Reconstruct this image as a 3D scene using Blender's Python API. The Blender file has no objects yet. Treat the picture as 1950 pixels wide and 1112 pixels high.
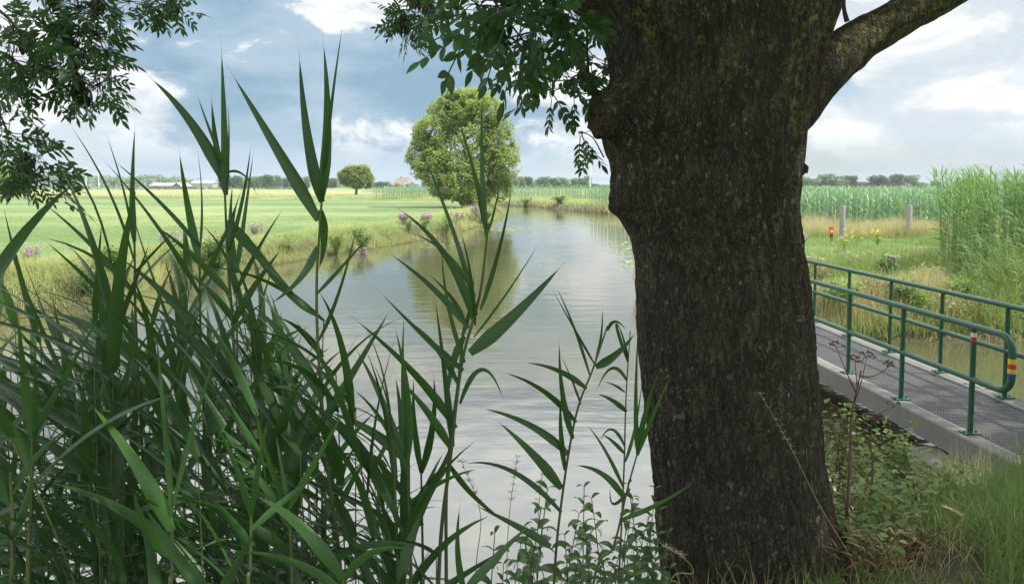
import bpy, math, random
import numpy as np
from mathutils import Vector
R = math.radians
S = bpy.context.scene
COL = S.collection
# ------------------------------------------------------------------ camera, sky, sun, exposure
CAMZ = 2.85
F = 1300.0; PITCH = R(3.3); CX = 975.0; CY = 427.0
cd = bpy.data.cameras.new('camera'); cam = bpy.data.objects.new('camera', cd); COL.objects.link(cam)
cam.location = (0, 0, CAMZ); cam.rotation_euler = (R(90) - PITCH, 0, 0)
cd.sensor_width = 36; cd.lens = F / 1950 * 36; cd.shift_y = -(556 - CY) / 1950
cd.clip_start = 0.05; cd.clip_end = 5000
S.camera = cam
S.view_settings.view_transform = 'Standard'; S.view_settings.look = 'None'
S.view_settings.exposure = 0.5; S.view_settings.gamma = 1

def px(x, y, Y):
    """photograph pixel -> world point at distance Y"""
    a = (x - CX) / F; b = -(y - CY) / F
    d = Vector((a, math.cos(PITCH) + b * math.sin(PITCH), b * math.cos(PITCH) - math.sin(PITCH)))
    return Vector((0, 0, CAMZ)) + d * (Y / d.y)

SUN_EL = R(57); SUN_AZ = Vector((0.95, -0.31)).normalized()
sd = Vector((math.cos(SUN_EL) * SUN_AZ.x, math.cos(SUN_EL) * SUN_AZ.y, math.sin(SUN_EL)))
sl = bpy.data.lights.new('sun', 'SUN'); sl.energy = 4.4; sl.angle = R(0.53); sl.color = (1, 0.95, 0.87)
so = bpy.data.objects.new('sun', sl); COL.objects.link(so); so.rotation_euler = sd.to_track_quat('Z', 'Y').to_euler()

class NT:
    def __init__(s, tree): s.t = tree; s.n = tree.nodes; s.l = tree.links
    def new(s, kind, **kw):
        n = s.n.new(kind)
        for k, v in kw.items(): setattr(n, k, v)
        return n
    def put(s, sock, v):
        if v is None: return
        if hasattr(v, 'is_linked'): s.l.new(v, sock)
        else: sock.default_value = v
    def math(s, op, a, b=None, c=None, clamp=False):
        n = s.new('ShaderNodeMath', operation=op); n.use_clamp = clamp
        s.put(n.inputs[0], a); s.put(n.inputs[1], b)
        if c is not None: s.put(n.inputs[2], c)
        return n.outputs[0]
    def vmath(s, op, a, b=None):
        n = s.new('ShaderNodeVectorMath', operation=op); s.put(n.inputs[0], a); s.put(n.inputs[1], b)
        return n.outputs['Value'] if op in ('DOT_PRODUCT', 'LENGTH', 'DISTANCE') else n.outputs[0]
    def mix(s, f, a, b, mode='MIX'):
        n = s.new('ShaderNodeMix', data_type='RGBA', blend_type=mode)
        s.put(n.inputs[0], f); s.put(n.inputs[6], c4(a)); s.put(n.inputs[7], c4(b)); return n.outputs[2]
    def noise(s, vec, scale, detail=4, rough=0.55, dist=0):
        n = s.new('ShaderNodeTexNoise'); s.put(n.inputs['Vector'], vec)
        n.inputs['Scale'].default_value = scale; n.inputs['Detail'].default_value = detail
        n.inputs['Roughness'].default_value = rough; n.inputs['Distortion'].default_value = dist
        return n.outputs['Fac']
    def voro(s, vec, scale, feature='F1', out='Distance'):
        n = s.new('ShaderNodeTexVoronoi', feature=feature); s.put(n.inputs['Vector'], vec); n.inputs['Scale'].default_value = scale
        return n.outputs[out]
    def step(s, v, lo, hi, a=0., b=1.):
        n = s.new('ShaderNodeMapRange', interpolation_type='SMOOTHSTEP'); s.put(n.inputs[0], v)
        n.inputs[1].default_value = lo; n.inputs[2].default_value = hi; n.inputs[3].default_value = a; n.inputs[4].default_value = b
        return n.outputs[0]
    def mapping(s, vec, scale=(1, 1, 1), loc=(0, 0, 0), rot=(0, 0, 0)):
        n = s.new('ShaderNodeMapping'); s.put(n.inputs[0], vec)
        n.inputs['Scale'].default_value = scale; n.inputs['Location'].default_value = loc; n.inputs['Rotation'].default_value = rot
        return n.outputs[0]
    def bump(s, h, strength=0.5, dist=0.01, normal=None):
        n = s.new('ShaderNodeBump'); s.put(n.inputs['Height'], h); n.inputs['Strength'].default_value = strength
        n.inputs['Distance'].default_value = dist
        if normal is not None: s.put(n.inputs['Normal'], normal)
        return n.outputs[0]
def c4(v): return (*v, 1) if isinstance(v, tuple) and len(v) == 3 else v

# world: Nishita sky behind procedural clouds laid out by direction
W = bpy.data.worlds.new('World'); S.world = W; W.use_nodes = True
w = NT(W.node_tree); w.n.clear()
sky = w.new('ShaderNodeTexSky', sky_type='NISHITA'); sky.sun_disc = False
sky.sun_elevation = SUN_EL; sky.sun_rotation = math.atan2(SUN_AZ.x, SUN_AZ.y)
sky.air_density = 1.0; sky.dust_density = 1.5; sky.ozone_density = 1.2
blue = w.vmath('SCALE', sky.outputs[0]); blue.node.inputs['Scale'].default_value = 0.105
gen = w.new('ShaderNodeTexCoord').outputs['Generated']
sep = w.new('ShaderNodeSeparateXYZ'); w.l.new(gen, sep.inputs[0])
zz = w.math('ADD', w.math('MAXIMUM', sep.outputs[2], 0.0), 0.14)
comb = w.new('ShaderNodeCombineXYZ')
w.l.new(w.math('DIVIDE', sep.outputs[0], zz), comb.inputs[0]); w.l.new(w.math('DIVIDE', sep.outputs[1], zz), comb.inputs[1])
pl = comb.outputs[0]
n1 = w.noise(w.mapping(pl, (0.55, 0.62, 1), (3.1, 1.7, 0)), 1.0, 7, 0.55, 0.35)
n2 = w.noise(w.mapping(gen, (3.2, 3.2, 7.5), (7.3, 2.2, 4.1)), 1.0, 8, 0.58, 0.25)
def blob(x, y, r0, r1, sx=1.0):
    d = (px(x, y, 10) - Vector((0, 0, CAMZ))).normalized()
    v = w.vmath('MULTIPLY', w.vmath('SUBTRACT', gen, tuple(d)), (sx, 1, 1))
    v = w.vmath('ADD', v, w.vmath('SCALE', (0.0, 0.0, 0.0)))
    dist = w.vmath('LENGTH', v)
    dist = w.math('ADD', dist, w.math('MULTIPLY', w.math('SUBTRACT', n2, 0.5), 0.4))
    return w.step(dist, r0, r1, 1, 0)
dark = w.math('MAXIMUM', blob(610, 200, 0.02, 0.33, 0.75), w.math('MULTIPLY', blob(300, 60, 0.0, 0.28, 0.6), 0.55))
dark = w.math('MAXIMUM', dark, w.math('MULTIPLY', blob(1010, 235, 0.0, 0.16, 0.8), 0.7))
bright = w.math('MAXIMUM', blob(120, 205, 0.02, 0.2, 0.7), blob(1900, 120, 0.04, 0.34, 0.8))
bright = w.math('MAXIMUM', bright, blob(690, 295, 0.01, 0.11, 0.45))
bright = w.math('MAXIMUM', bright, w.math('MULTIPLY', blob(1040, 130, 0.0, 0.2, 1.0), 0.9))
gapb = w.math('MAXIMUM', blob(1640, 290, 0.0, 0.17, 0.6), w.math('MULTIPLY', blob(1700, 110, 0.0, 0.1, 0.8), 0.6))
nB = w.noise(w.mapping(gen, (7.5, 7.5, 17), (1.3, 5.2, 2.1)), 1.0, 9, 0.6, 0.3)
nn = w.math('ADD', w.math('MULTIPLY', n2, 0.62), w.math('MULTIPLY', nB, 0.38))
veil = w.step(n1, 0.30, 0.62, 0.35, 1.0)
veil = w.math('SUBTRACT', veil, w.math('MULTIPLY', gapb, 0.45), clamp=True)
base = w.mix(veil, blue, (0.53, 0.595, 0.65))
gb = w.mix(w.step(nn, 0.42, 0.58), (0.205, 0.325, 0.432), (0.34, 0.445, 0.54))
base = w.mix(w.math('MULTIPLY', w.step(w.math('ADD', dark, w.math('MULTIPLY', w.math('SUBTRACT', nn, 0.5), 1.4)), 0.12, 0.62), 0.95), base, gb)
cb_ = w.math('ADD', nn, w.math('SUBTRACT', w.math('MULTIPLY', bright, 0.15), w.math('MULTIPLY', dark, 0.085)))
cum = w.math('MULTIPLY', w.step(cb_, 0.515, 0.575), w.step(sep.outputs[2], 0.015, 0.07))
cc = w.mix(w.step(nB, 0.40, 0.62), (0.52, 0.565, 0.61), (0.80, 0.80, 0.79))
base = w.mix(w.math('MULTIPLY', cum, 0.88), base, cc)
hz = w.step(sep.outputs[2], -0.02, 0.13, 0.6, 0.0)
base = w.mix(hz, base, (0.47, 0.56, 0.63))
over = w.step(sep.outputs[2], 0.25, 0.40, 0, 0.94)
base = w.mix(over, base, w.mix(w.step(n1, 0.36, 0.6), (1.35, 1.45, 1.53), (1.70, 1.74, 1.78)))
bg = w.new('ShaderNodeBackground'); w.l.new(base, bg.inputs[0]); bg.inputs[1].default_value = 1.0
out = w.new('ShaderNodeOutputWorld'); w.l.new(bg.outputs[0], out.inputs[0])

# ------------------------------------------------------------------ helpers
def tag(o, label=None, cat=None, group=None, kind=None):
    if label: o['label'] = label
    if cat: o['category'] = cat
    if group: o['group'] = group
    if kind: o['kind'] = kind
    return o
def empty(name, loc, label, cat, group=None, rz=0):
    o = bpy.data.objects.new(name, None); COL.objects.link(o); o.location = loc; o.rotation_euler = (0, 0, rz)
    o.empty_display_size = 0.2
    return tag(o, label, cat, group)
def copy_tree(o, parent=None):
    c = o.copy(); COL.objects.link(c); c.parent = parent
    for ch in o.children: copy_tree(ch, c)
    return c

class MB:
    """collects vertices and faces; .build links ONE mesh object"""
    def __init__(s): s.v = []; s.f = []; s.m = []; s.t = []; s.n = 0; s.sm = []
    def add(s, V, Fc, mat=0, tint=0.5, smooth=True):
        V = np.asarray(V, float).reshape(-1, 3); Fc = np.asarray(Fc, np.int64)
        s.v.append(V); s.f.append(Fc + s.n); s.m.append(np.full(len(Fc), mat)); s.sm.append(np.full(len(Fc), smooth))
        s.t.append(np.broadcast_to(np.asarray(tint, float), (len(V),)).copy()); s.n += len(V); return s
    def join(s, o, loc=(0, 0, 0), rz=0., sc=1.):
        c, si = math.cos(rz), math.sin(rz); M = np.array([[c, -si, 0], [si, c, 0], [0, 0, 1]])
        for V, Fc, m, t, q in zip(o.v, o.f, o.m, o.t, o.sm):
            pass
        V = np.concatenate(o.v) @ M.T * sc + np.array(loc)
        off = s.n
        s.v.append(V); s.t.append(np.concatenate(o.t)); s.n += len(V)
        for Fc, m, q in zip(o.f, o.m, o.sm): s.f.append(Fc + off); s.m.append(m); s.sm.append(q)
        return s
    def mesh(s, name, mats):
        me = bpy.data.meshes.new(name)
        V = np.concatenate(s.v); me.vertices.add(len(V)); me.vertices.foreach_set('co', V.ravel())
        loops = np.concatenate([f.ravel() for f in s.f]); tot = np.concatenate([np.full(len(f), f.shape[1]) for f in s.f])
        me.loops.add(len(loops)); me.loops.foreach_set('vertex_index', loops)
        me.polygons.add(len(tot)); me.polygons.foreach_set('loop_start', np.concatenate([[0], np.cumsum(tot)[:-1]]))
        me.polygons.foreach_set('loop_total', tot)
        me.polygons.foreach_set('material_index', np.concatenate(s.m)); me.polygons.foreach_set('use_smooth', np.concatenate(s.sm))
        a = me.attributes.new('tint', 'FLOAT', 'POINT'); a.data.foreach_set('value', np.concatenate(s.t))
        for m in (mats if isinstance(mats, (list, tuple)) else [mats]): me.materials.append(m)
        me.update(calc_edges=True); me.validate()
        return me
    def build(s, name, mats, parent=None):
        o = bpy.data.objects.new(name, s.mesh(name, mats)); COL.objects.link(o)
        if parent is not None: o.parent = parent
        return o

def ribbon(mb, pts, side, Wd, prof, V=0.0, nrm=None, mat=0, tint=0.5):
    """pts (n,S+1,3) centre lines, side (n,S+1,3) unit, Wd (n,), prof (S+1,)"""
    n, k, _ = pts.shape
    hw = (Wd[:, None] * prof[None, :] * 0.5)[..., None]
    if V:
        L = np.stack([pts - side * hw, pts - nrm * hw * V, pts + side * hw], 2); c = 3
    else:
        L = np.stack([pts - side * hw, pts + side * hw], 2); c = 2
    idx = np.arange(n * k * c).reshape(n, k, c)
    fs = [np.stack([idx[:, :-1, j], idx[:, :-1, j + 1], idx[:, 1:, j + 1], idx[:, 1:, j]], -1).reshape(-1, 4) for j in range(c - 1)]
    t = np.repeat(np.broadcast_to(np.asarray(tint, float), (n,)), k * c)
    mb.add(L.reshape(-1, 3), np.concatenate(fs), mat, t)
def frame_from(T, az):
    H = np.stack([-np.sin(az), np.cos(az), np.zeros_like(az)], -1)[:, None, :] + 0 * T
    N = np.cross(T, H); return H, N
def blades(mb, P, az, p0, curve, L, Wd, k=6, prof=None, roll=None, V=0.0, mat=0, tint=0.5, pw=1.4):
    P = np.asarray(P, float); n = len(P); o = np.ones(n)
    az = az * o; p0 = p0 * o; curve = curve * o; L = L * o; Wd = Wd * o
    s = np.linspace(0, 1, k + 1); sm = (s[:-1] + s[1:]) / 2
    pit = p0[:, None] - curve[:, None] * sm ** pw
    Tm = np.stack([np.cos(pit) * np.cos(az)[:, None], np.cos(pit) * np.sin(az)[:, None], np.sin(pit)], -1)
    pts = np.concatenate([P[:, None], P[:, None] + np.cumsum(Tm * (L / k)[:, None, None], 1)], 1)
    T = np.concatenate([Tm, Tm[:, -1:]], 1)
    H, N = frame_from(T, az)
    if roll is not None:
        r = np.asarray(roll) * o
        r = r[:, None, None] * np.linspace(0.3, 1, k + 1)[None, :, None]
        H, N = np.cos(r) * H + np.sin(r) * N, -np.sin(r) * H + np.cos(r) * N
    if prof is None: prof = P_GRASS(s)
    ribbon(mb, pts, H, Wd, prof, V, N, mat, tint)
    return pts
P_GRASS = lambda s: np.clip(1 - s, 0.02, 1) ** 0.7
P_REED = lambda s: np.minimum(1, 0.38 + s * 3.2) * np.clip(1 - s / 0.86, 0, 1) ** 0.72 + 0.035 * (1 - s) + 0.004
P_LEAF = lambda s: np.sin(np.pi * np.clip(s, 0.0, 1) ** 0.85) ** 0.8 + 0.02
def tube(mb, pts, rad, sides=8, mat=0, tint=0.5, cap=True, smooth=True):
    pts = np.asarray([tuple(p) for p in pts], float); n = len(pts)
    rad = np.asarray(rad, float).ravel(); rad = np.interp(np.linspace(0, 1, n), np.linspace(0, 1, len(rad)), rad) if len(rad) > 1 else np.full(n, rad[0])
    T = np.gradient(pts, axis=0); T /= np.linalg.norm(T, axis=1)[:, None] + 1e-12
    ref = np.array([0, 0, 1.]) if abs(T[0, 2]) < 0.8 else np.array([0., 1, 0])
    A = np.cross(T[0], ref); A /= np.linalg.norm(A); rows = []
    for i in range(n):
        A = A - T[i] * A.dot(T[i]); A /= np.linalg.norm(A); B = np.cross(T[i], A)
        th = np.linspace(0, 2 * np.pi, sides, endpoint=False)
        rows.append(pts[i] + rad[i] * (np.cos(th)[:, None] * A + np.sin(th)[:, None] * B))
    V = np.array(rows).reshape(-1, 3); i0 = np.arange(n * sides).reshape(n, sides); i1 = np.roll(i0, -1, 1)
    mb.add(V, np.stack([i0[:-1], i0[1:], i1[1:], i1[:-1]], -1).reshape(-1, 4)[:, ::-1], mat, tint, smooth)
    if cap:
        mb.add(rows[-1], [list(range(sides))], mat, tint, False); mb.add(rows[0], [list(range(sides))[::-1]], mat, tint, False)
def box(mb, x0, x1, y0, y1, z0, z1, mat=0, tint=0.5, b=0.0):
    v = [(x, y, z) for x in (x0, x1) for y in (y0, y1) for z in (z0, z1)]
    mb.add(v, [(0, 1, 3, 2), (4, 6, 7, 5), (0, 4, 5, 1), (2, 3, 7, 6), (0, 2, 6, 4), (1, 5, 7, 3)], mat, tint, False)
def bez(P0, P1, P2, k):
    s = np.linspace(0, 1, k + 1)[:, None]
    return (1 - s) ** 2 * np.array(P0) + 2 * s * (1 - s) * np.array(P1) + s * s * np.array(P2)
def spline(P, k):
    """Catmull-Rom through points with k samples per span"""
    P = np.asarray([tuple(p) for p in P], float); Q = np.vstack([2 * P[0] - P[1], P, 2 * P[-1] - P[-2]]); out = []
    for i in range(1, len(Q) - 2):
        for t in np.linspace(0, 1, k, endpoint=False):
            a, b, c, d = Q[i - 1], Q[i], Q[i + 1], Q[i + 2]
            out.append(0.5 * (2 * b + (c - a) * t + (2 * a - 5 * b + 4 * c - d) * t * t + (3 * b - a - 3 * c + d) * t ** 3))
    out.append(Q[-2]); return np.array(out)
_hr = np.random.default_rng(5).random(1 << 16)
def vnoise(p, seed=0):
    p = np.asarray(p, float); i = np.floor(p).astype(np.int64); f = p - i; f = f * f * (3 - 2 * f); r = 0
    for dx in (0, 1):
        for dy in (0, 1):
            for dz in (0, 1):
                h = ((i[..., 0] + dx) * 73856093 ^ (i[..., 1] + dy) * 19349663 ^ (i[..., 2] + dz) * 83492791 ^ seed * 2654435) & 0xffff
                wt = (f[..., 0] if dx else 1 - f[..., 0]) * (f[..., 1] if dy else 1 - f[..., 1]) * (f[..., 2] if dz else 1 - f[..., 2])
                r = r + wt * _hr[h]
    return r
def fbm(p, o=4, seed=0):
    r = 0; a = 0.5; t = 0
    for k in range(o): r = r + a * vnoise(np.asarray(p) * 2 ** k, seed + k); t += a; a *= 0.5
    return r / t

# ------------------------------------------------------------------ materials
def mat(name, fn):
    m = bpy.data.materials.new(name); m.use_nodes = True; t = NT(m.node_tree); t.n.clear()
    o = t.new('ShaderNodeOutputMaterial'); sh = fn(t)
    t.l.new(sh, o.inputs['Surface']); return m
def prin(t, col, rough=0.6, normal=None, spec=0.5, **kw):
    p = t.new('ShaderNodeBsdfPrincipled'); t.put(p.inputs['Base Color'], c4(col)); t.put(p.inputs['Roughness'], rough)
    p.inputs['Specular IOR Level'].default_value = spec
    if normal is not None: t.l.new(normal, p.inputs['Normal'])
    for k, v in kw.items(): t.put(p.inputs[k], v)
    return p.outputs[0]
def leafmat(name, a, b, trans=0.3, rough=0.5, tcol=None, nscale=6.0, spec=0.35, c=None, e=None):
    def fn(t):
        at = t.new('ShaderNodeAttribute', attribute_name='tint').outputs['Fac']
        co = t.new('ShaderNodeTexCoord').outputs['Object']
        n = t.noise(co, nscale, 3)
        f = t.math('ADD', t.math('MULTIPLY', at, 0.75), t.math('MULTIPLY', n, 0.35), clamp=True)
        col = t.mix(f, a, b)
        if c: col = t.mix(t.step(at, 0.86, 0.97), col, c)
        if e: col = t.mix(t.step(at, 0.965, 0.985), col, t.mix(n, e, tuple(q * 0.6 for q in e)))
        tc = t.mix(0.5, col, tcol or tuple(min(1, q * 1.6) for q in b))
        p = prin(t, col, rough, spec=spec)
        tr = t.new('ShaderNodeBsdfTranslucent'); t.put(tr.inputs[0], tc)
        mx = t.new('ShaderNodeMixShader'); mx.inputs[0].default_value = trans
        t.l.new(p, mx.inputs[1]); t.l.new(tr.outputs[0], mx.inputs[2]); return mx.outputs[0]
    return mat(name, fn)
M = {}
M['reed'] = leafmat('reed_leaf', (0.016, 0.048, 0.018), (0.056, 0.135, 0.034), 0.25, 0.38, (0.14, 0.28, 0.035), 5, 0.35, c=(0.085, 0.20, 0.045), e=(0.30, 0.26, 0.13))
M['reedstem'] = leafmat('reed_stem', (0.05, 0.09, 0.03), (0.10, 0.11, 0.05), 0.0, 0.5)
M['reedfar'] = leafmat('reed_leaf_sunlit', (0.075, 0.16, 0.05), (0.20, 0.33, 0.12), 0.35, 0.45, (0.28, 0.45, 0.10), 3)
M['corn'] = leafmat('corn_leaf', (0.09, 0.18, 0.085), (0.30, 0.43, 0.26), 0.38, 0.40, (0.16, 0.34, 0.08), 3)
M['ash'] = leafmat('ash_leaf', (0.022, 0.062, 0.020), (0.050, 0.12, 0.030), 0.28, 0.45, (0.13, 0.25, 0.05), 6)
M['keys'] = leafmat('ash_keys', (0.035, 0.05, 0.02), (0.07, 0.075, 0.035), 0.15, 0.6)
M['tree'] = leafmat('tree_leaf', (0.15, 0.225, 0.055), (0.36, 0.43, 0.14), 0.48, 0.6, (0.55, 0.64, 0.18), 0.5)
M['tree2'] = leafmat('tree_leaf_far', (0.105, 0.17, 0.060), (0.21, 0.29, 0.11), 0.35, 0.7, None, 0.2)
M['tree3'] = leafmat('tree_leaf_dark', (0.075, 0.125, 0.065), (0.14, 0.20, 0.09), 0.3, 0.7, None, 0.2)
M['nettle'] = leafmat('nettle_leaf', (0.035, 0.085, 0.022), (0.085, 0.16, 0.035), 0.28, 0.5, None, 9)
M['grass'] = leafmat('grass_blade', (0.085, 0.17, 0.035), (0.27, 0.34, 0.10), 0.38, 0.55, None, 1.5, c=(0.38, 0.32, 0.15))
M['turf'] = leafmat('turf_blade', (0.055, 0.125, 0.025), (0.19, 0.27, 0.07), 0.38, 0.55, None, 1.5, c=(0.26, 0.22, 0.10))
M['dead'] = leafmat('withered_leaf', (0.12, 0.075, 0.035), (0.30, 0.21, 0.10), 0.2, 0.7, None, 3)
M['grassdry'] = leafmat('grass_dry', (0.22, 0.25, 0.08), (0.56, 0.47, 0.27), 0.35, 0.6, None, 0.7, c=(0.50, 0.42, 0.24))
M['bankgrass'] = leafmat('bank_grass', (0.17, 0.27, 0.06), (0.48, 0.48, 0.22), 0.42, 0.6, None, 0.35, c=(0.50, 0.42, 0.22))
M['shrub'] = leafmat('shrub_leaf', (0.09, 0.17, 0.035), (0.22, 0.32, 0.08), 0.38, 0.5, None, 2)
M['pink'] = leafmat('loosestrife_flower', (0.40, 0.22, 0.35), (0.54, 0.36, 0.50), 0.35, 0.6, (0.7, 0.4, 0.65), 3)
M['palepink'] = leafmat('thistle_flower', (0.42, 0.32, 0.32), (0.60, 0.50, 0.46), 0.2, 0.7, None, 3)
M['yellow'] = leafmat('ragwort_flower', (0.55, 0.46, 0.03), (0.70, 0.60, 0.06), 0.2, 0.6, None, 3)
M['deadstem'] = leafmat('dead_stem', (0.10, 0.055, 0.035), (0.20, 0.12, 0.07), 0.0, 0.7)
M['pad'] = leafmat('lily_pad', (0.16, 0.20, 0.05), (0.34, 0.36, 0.14), 0.1, 0.5)
M['straw'] = leafmat('straw', (0.30, 0.25, 0.13), (0.5, 0.43, 0.26), 0.1, 0.7)

def f_bark(t):
    co = t.new('ShaderNodeTexCoord').outputs['Object']
    warp = t.noise(co, 5, 3)
    cw = t.vmath('ADD', co, t.vmath('MULTIPLY', t.new('ShaderNodeCombineXYZ').outputs[0], (0, 0, 0)))
    cs = t.mapping(cw, (1, 1, 0.26))
    wn = t.new('ShaderNodeTexNoise'); t.l.new(co, wn.inputs['Vector']); wn.inputs['Scale'].default_value = 16; wn.inputs['Detail'].default_value = 3
    wc = t.vmath('ADD', co, t.vmath('MULTIPLY', t.vmath('SUBTRACT', wn.outputs['Color'], (0.5, 0.5, 0.5)), (0.07, 0.07, 0.10)))
    ed = t.voro(t.mapping(wc, (1, 1, 0.20)), 40, 'DISTANCE_TO_EDGE')
    ed2 = t.voro(t.mapping(wc, (1, 1, 0.36), (3, 1, 2)), 90, 'DISTANCE_TO_EDGE')
    crack = t.step(t.math('ADD', ed, t.math('MULTIPLY', t.math('SUBTRACT', warp, 0.5), 0.5)), -0.04, 0.24, 0.12, 1); crack2 = t.step(ed2, 0.0, 0.14)
    e = t.noise(cs, 42, 8, 0.7)
    f2 = t.noise(co, 150, 5, 0.75)
    plate = t.math('MULTIPLY', crack, t.math('ADD', 0.45, t.math('MULTIPLY', crack2, 0.55)))
    h = t.math('ADD', plate, t.math('ADD', t.math('MULTIPLY', e, 0.5), t.math('MULTIPLY', f2, 0.5)))
    big = t.noise(co, 2.3, 4)
    pc = t.mix(t.step(e, 0.36, 0.64), (0.064, 0.053, 0.038), (0.150, 0.124, 0.088))
    col = t.mix(plate, (0.030, 0.026, 0.020), pc)
    col = t.mix(t.step(big, 0.40, 0.66, 0, 0.5), col, t.mix(plate, (0.022, 0.021, 0.016), (0.085, 0.085, 0.062)))
    col = t.mix(t.math('MULTIPLY', t.step(f2, 0.52, 0.75), 0.45), col, (0.19, 0.165, 0.13))
    # pale crumbly lichen specks on the ridges
    lm = t.math('MULTIPLY', t.step(t.noise(t.mapping(co, (1, 1, 0.55)), 52, 3, 0.6), 0.60, 0.68), t.step(t.noise(co, 3.1, 3), 0.42, 0.60))
    col = t.mix(t.math('MULTIPLY', lm, 0.8), col, (0.34, 0.30, 0.22))
    vs = t.voro(t.mapping(co, (1, 1, 1), (0.3, 0.2, 0.1)), 9.0)
    sp = t.math('MULTIPLY', t.step(t.math('ADD', vs, t.math('MULTIPLY', t.noise(co, 60, 3), 0.16)), 0.15, 0.22, 1, 0), t.step(t.noise(co, 1.7, 2), 0.44, 0.56))
    col = t.mix(t.math('MULTIPLY', sp, 0.55), col, (0.27, 0.28, 0.22))
    # yellow-green lichen on the upper trunk and limb
    sp2 = t.new('ShaderNodeSeparateXYZ'); t.l.new(co, sp2.inputs[0])
    hi = t.step(sp2.outputs[2], 1.65, 2.25)
    rt = t.step(sp2.outputs[0], 0.30, 0.55)
    ym = t.math('MULTIPLY', t.step(t.noise(co, 26, 6, 0.68), 0.50, 0.62), t.math('MULTIPLY', t.step(t.noise(t.mapping(co, (1, 1, 1), (4, 1, 2)), 2.8, 3), 0.45, 0.60), hi))
    ym = t.math('MAXIMUM', ym, t.math('MULTIPLY', t.math('MULTIPLY', t.step(t.noise(co, 30, 6, 0.72), 0.44, 0.62), rt), t.math('MULTIPLY', hi, 0.8)))
    col = t.mix(t.math('MULTIPLY', ym, 0.75), col, (0.25, 0.235, 0.07))
    return prin(t, col, 0.9, t.bump(h, 1.0, 0.012), 0.2)
M['bark'] = mat('ash_bark', f_bark)
def f_bark2(t):
    co = t.new('ShaderNodeTexCoord').outputs['Object']; n = t.noise(t.mapping(co, (1, 1, 0.3)), 14, 5)
    return prin(t, t.mix(n, (0.05, 0.042, 0.03), (0.13, 0.11, 0.085)), 0.9, t.bump(n, 0.6, 0.02), 0.2)
M['bark2'] = mat('tree_bark', f_bark2)
def f_cut(t):
    co = t.new('ShaderNodeTexCoord').outputs['Object']; n = t.noise(co, 30, 5)
    return prin(t, t.mix(n, (0.020, 0.015, 0.012), (0.075, 0.055, 0.04)), 0.85, t.bump(n, 0.8, 0.01), 0.2)
M['cut'] = mat('cut_wood', f_cut)

def f_ground(t):
    co = t.new('ShaderNodeTexCoord').outputs['Object']
    bank = t.new('ShaderNodeAttribute', attribute_name='tint').outputs['Fac']
    n = t.noise(co, 0.06, 5, 0.6); n3 = t.noise(co, 1.6, 6, 0.7); n4 = t.noise(t.mapping(co, (1, 0.35, 1)), 9, 4, 0.7)
    st = t.noise(t.mapping(co, (0.012, 0.10, 1)), 1, 4, 0.6)
    fld = t.mix(t.step(n3, 0.3, 0.7), (0.088, 0.142, 0.052), (0.135, 0.192, 0.078))
    fld = t.mix(t.step(st, 0.42, 0.62), fld, t.mix(n4, (0.145, 0.205, 0.078), (0.23, 0.27, 0.12)))
    fld = t.mix(t.step(n, 0.48, 0.66, 0, 0.6), fld, (0.29, 0.30, 0.13))
    # the dry strip along the far edge of the field
    sp = t.new('ShaderNodeSeparateXYZ'); t.l.new(co, sp.inputs[0])
    yy = t.math('ADD', sp.outputs[1], t.math('MULTIPLY', t.math('SUBTRACT', n, 0.5), 30))
    dry = t.math('MULTIPLY', t.step(yy, 112, 150), t.step(yy, 240, 330, 1, 0))
    nb = t.noise(co, 0.35, 5, 0.7)
    fld = t.mix(t.step(nb, 0.50, 0.68, 0, 0.55), fld, (0.095, 0.16, 0.05))
    fld = t.mix(t.math('MULTIPLY', dry, 0.5), fld, (0.33, 0.30, 0.15))
    soil = t.mix(n3, (0.045, 0.038, 0.025), (0.10, 0.09, 0.045))
    col = t.mix(t.step(bank, 0.15, 0.85), soil, fld)
    return prin(t, col, 0.9, t.bump(t.math('ADD', n3, n4), 0.7, 0.05), 0.15)
M['ground'] = mat('ground_grass', f_ground)
def f_water(t):
    co = t.new('ShaderNodeTexCoord').outputs['Object']
    r1 = t.noise(t.mapping(co, (0.22, 1.0, 1), rot=(0, 0, R(-8))), 2.3, 3, 0.5, 0.2)
    r2 = t.noise(t.mapping(co, (0.5, 1.3, 1), rot=(0, 0, R(14))), 7.0, 3, 0.5)
    r3 = t.noise(co, 0.35, 3)
    amp = t.step(r3, 0.35, 0.65, 0.45, 1.0)
    h = t.math('MULTIPLY', t.math('ADD', r1, t.math('MULTIPLY', r2, 0.22)), amp)
    nn = t.bump(h, 0.38, 0.03)
    col = t.mix(t.noise(co, 0.5, 3), (0.060, 0.060, 0.032), (0.080, 0.078, 0.042))
    return prin(t, col, 0.03, nn, 0.5, IOR=2.3)
M['water'] = mat('river_water', f_water)
def f_conc(t):
    co = t.new('ShaderNodeTexCoord').outputs['Object']; n = t.noise(co, 3, 6, 0.65); n2 = t.noise(co, 45, 4, 0.7)
    st = t.noise(t.mapping(co, (6, 6, 0.8)), 2, 4)
    c = t.mix(n, (0.07, 0.069, 0.062), (0.16, 0.155, 0.142)); c = t.mix(t.math('MULTIPLY', n2, 0.4), c, (0.36, 0.34, 0.30))
    c = t.mix(t.step(st, 0.55, 0.75, 0, 0.6), c, (0.11, 0.11, 0.085))
    return prin(t, c, 0.85, t.bump(n2, 0.4, 0.004), 0.3)
M['conc'] = mat('weathered_concrete', f_conc)
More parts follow.
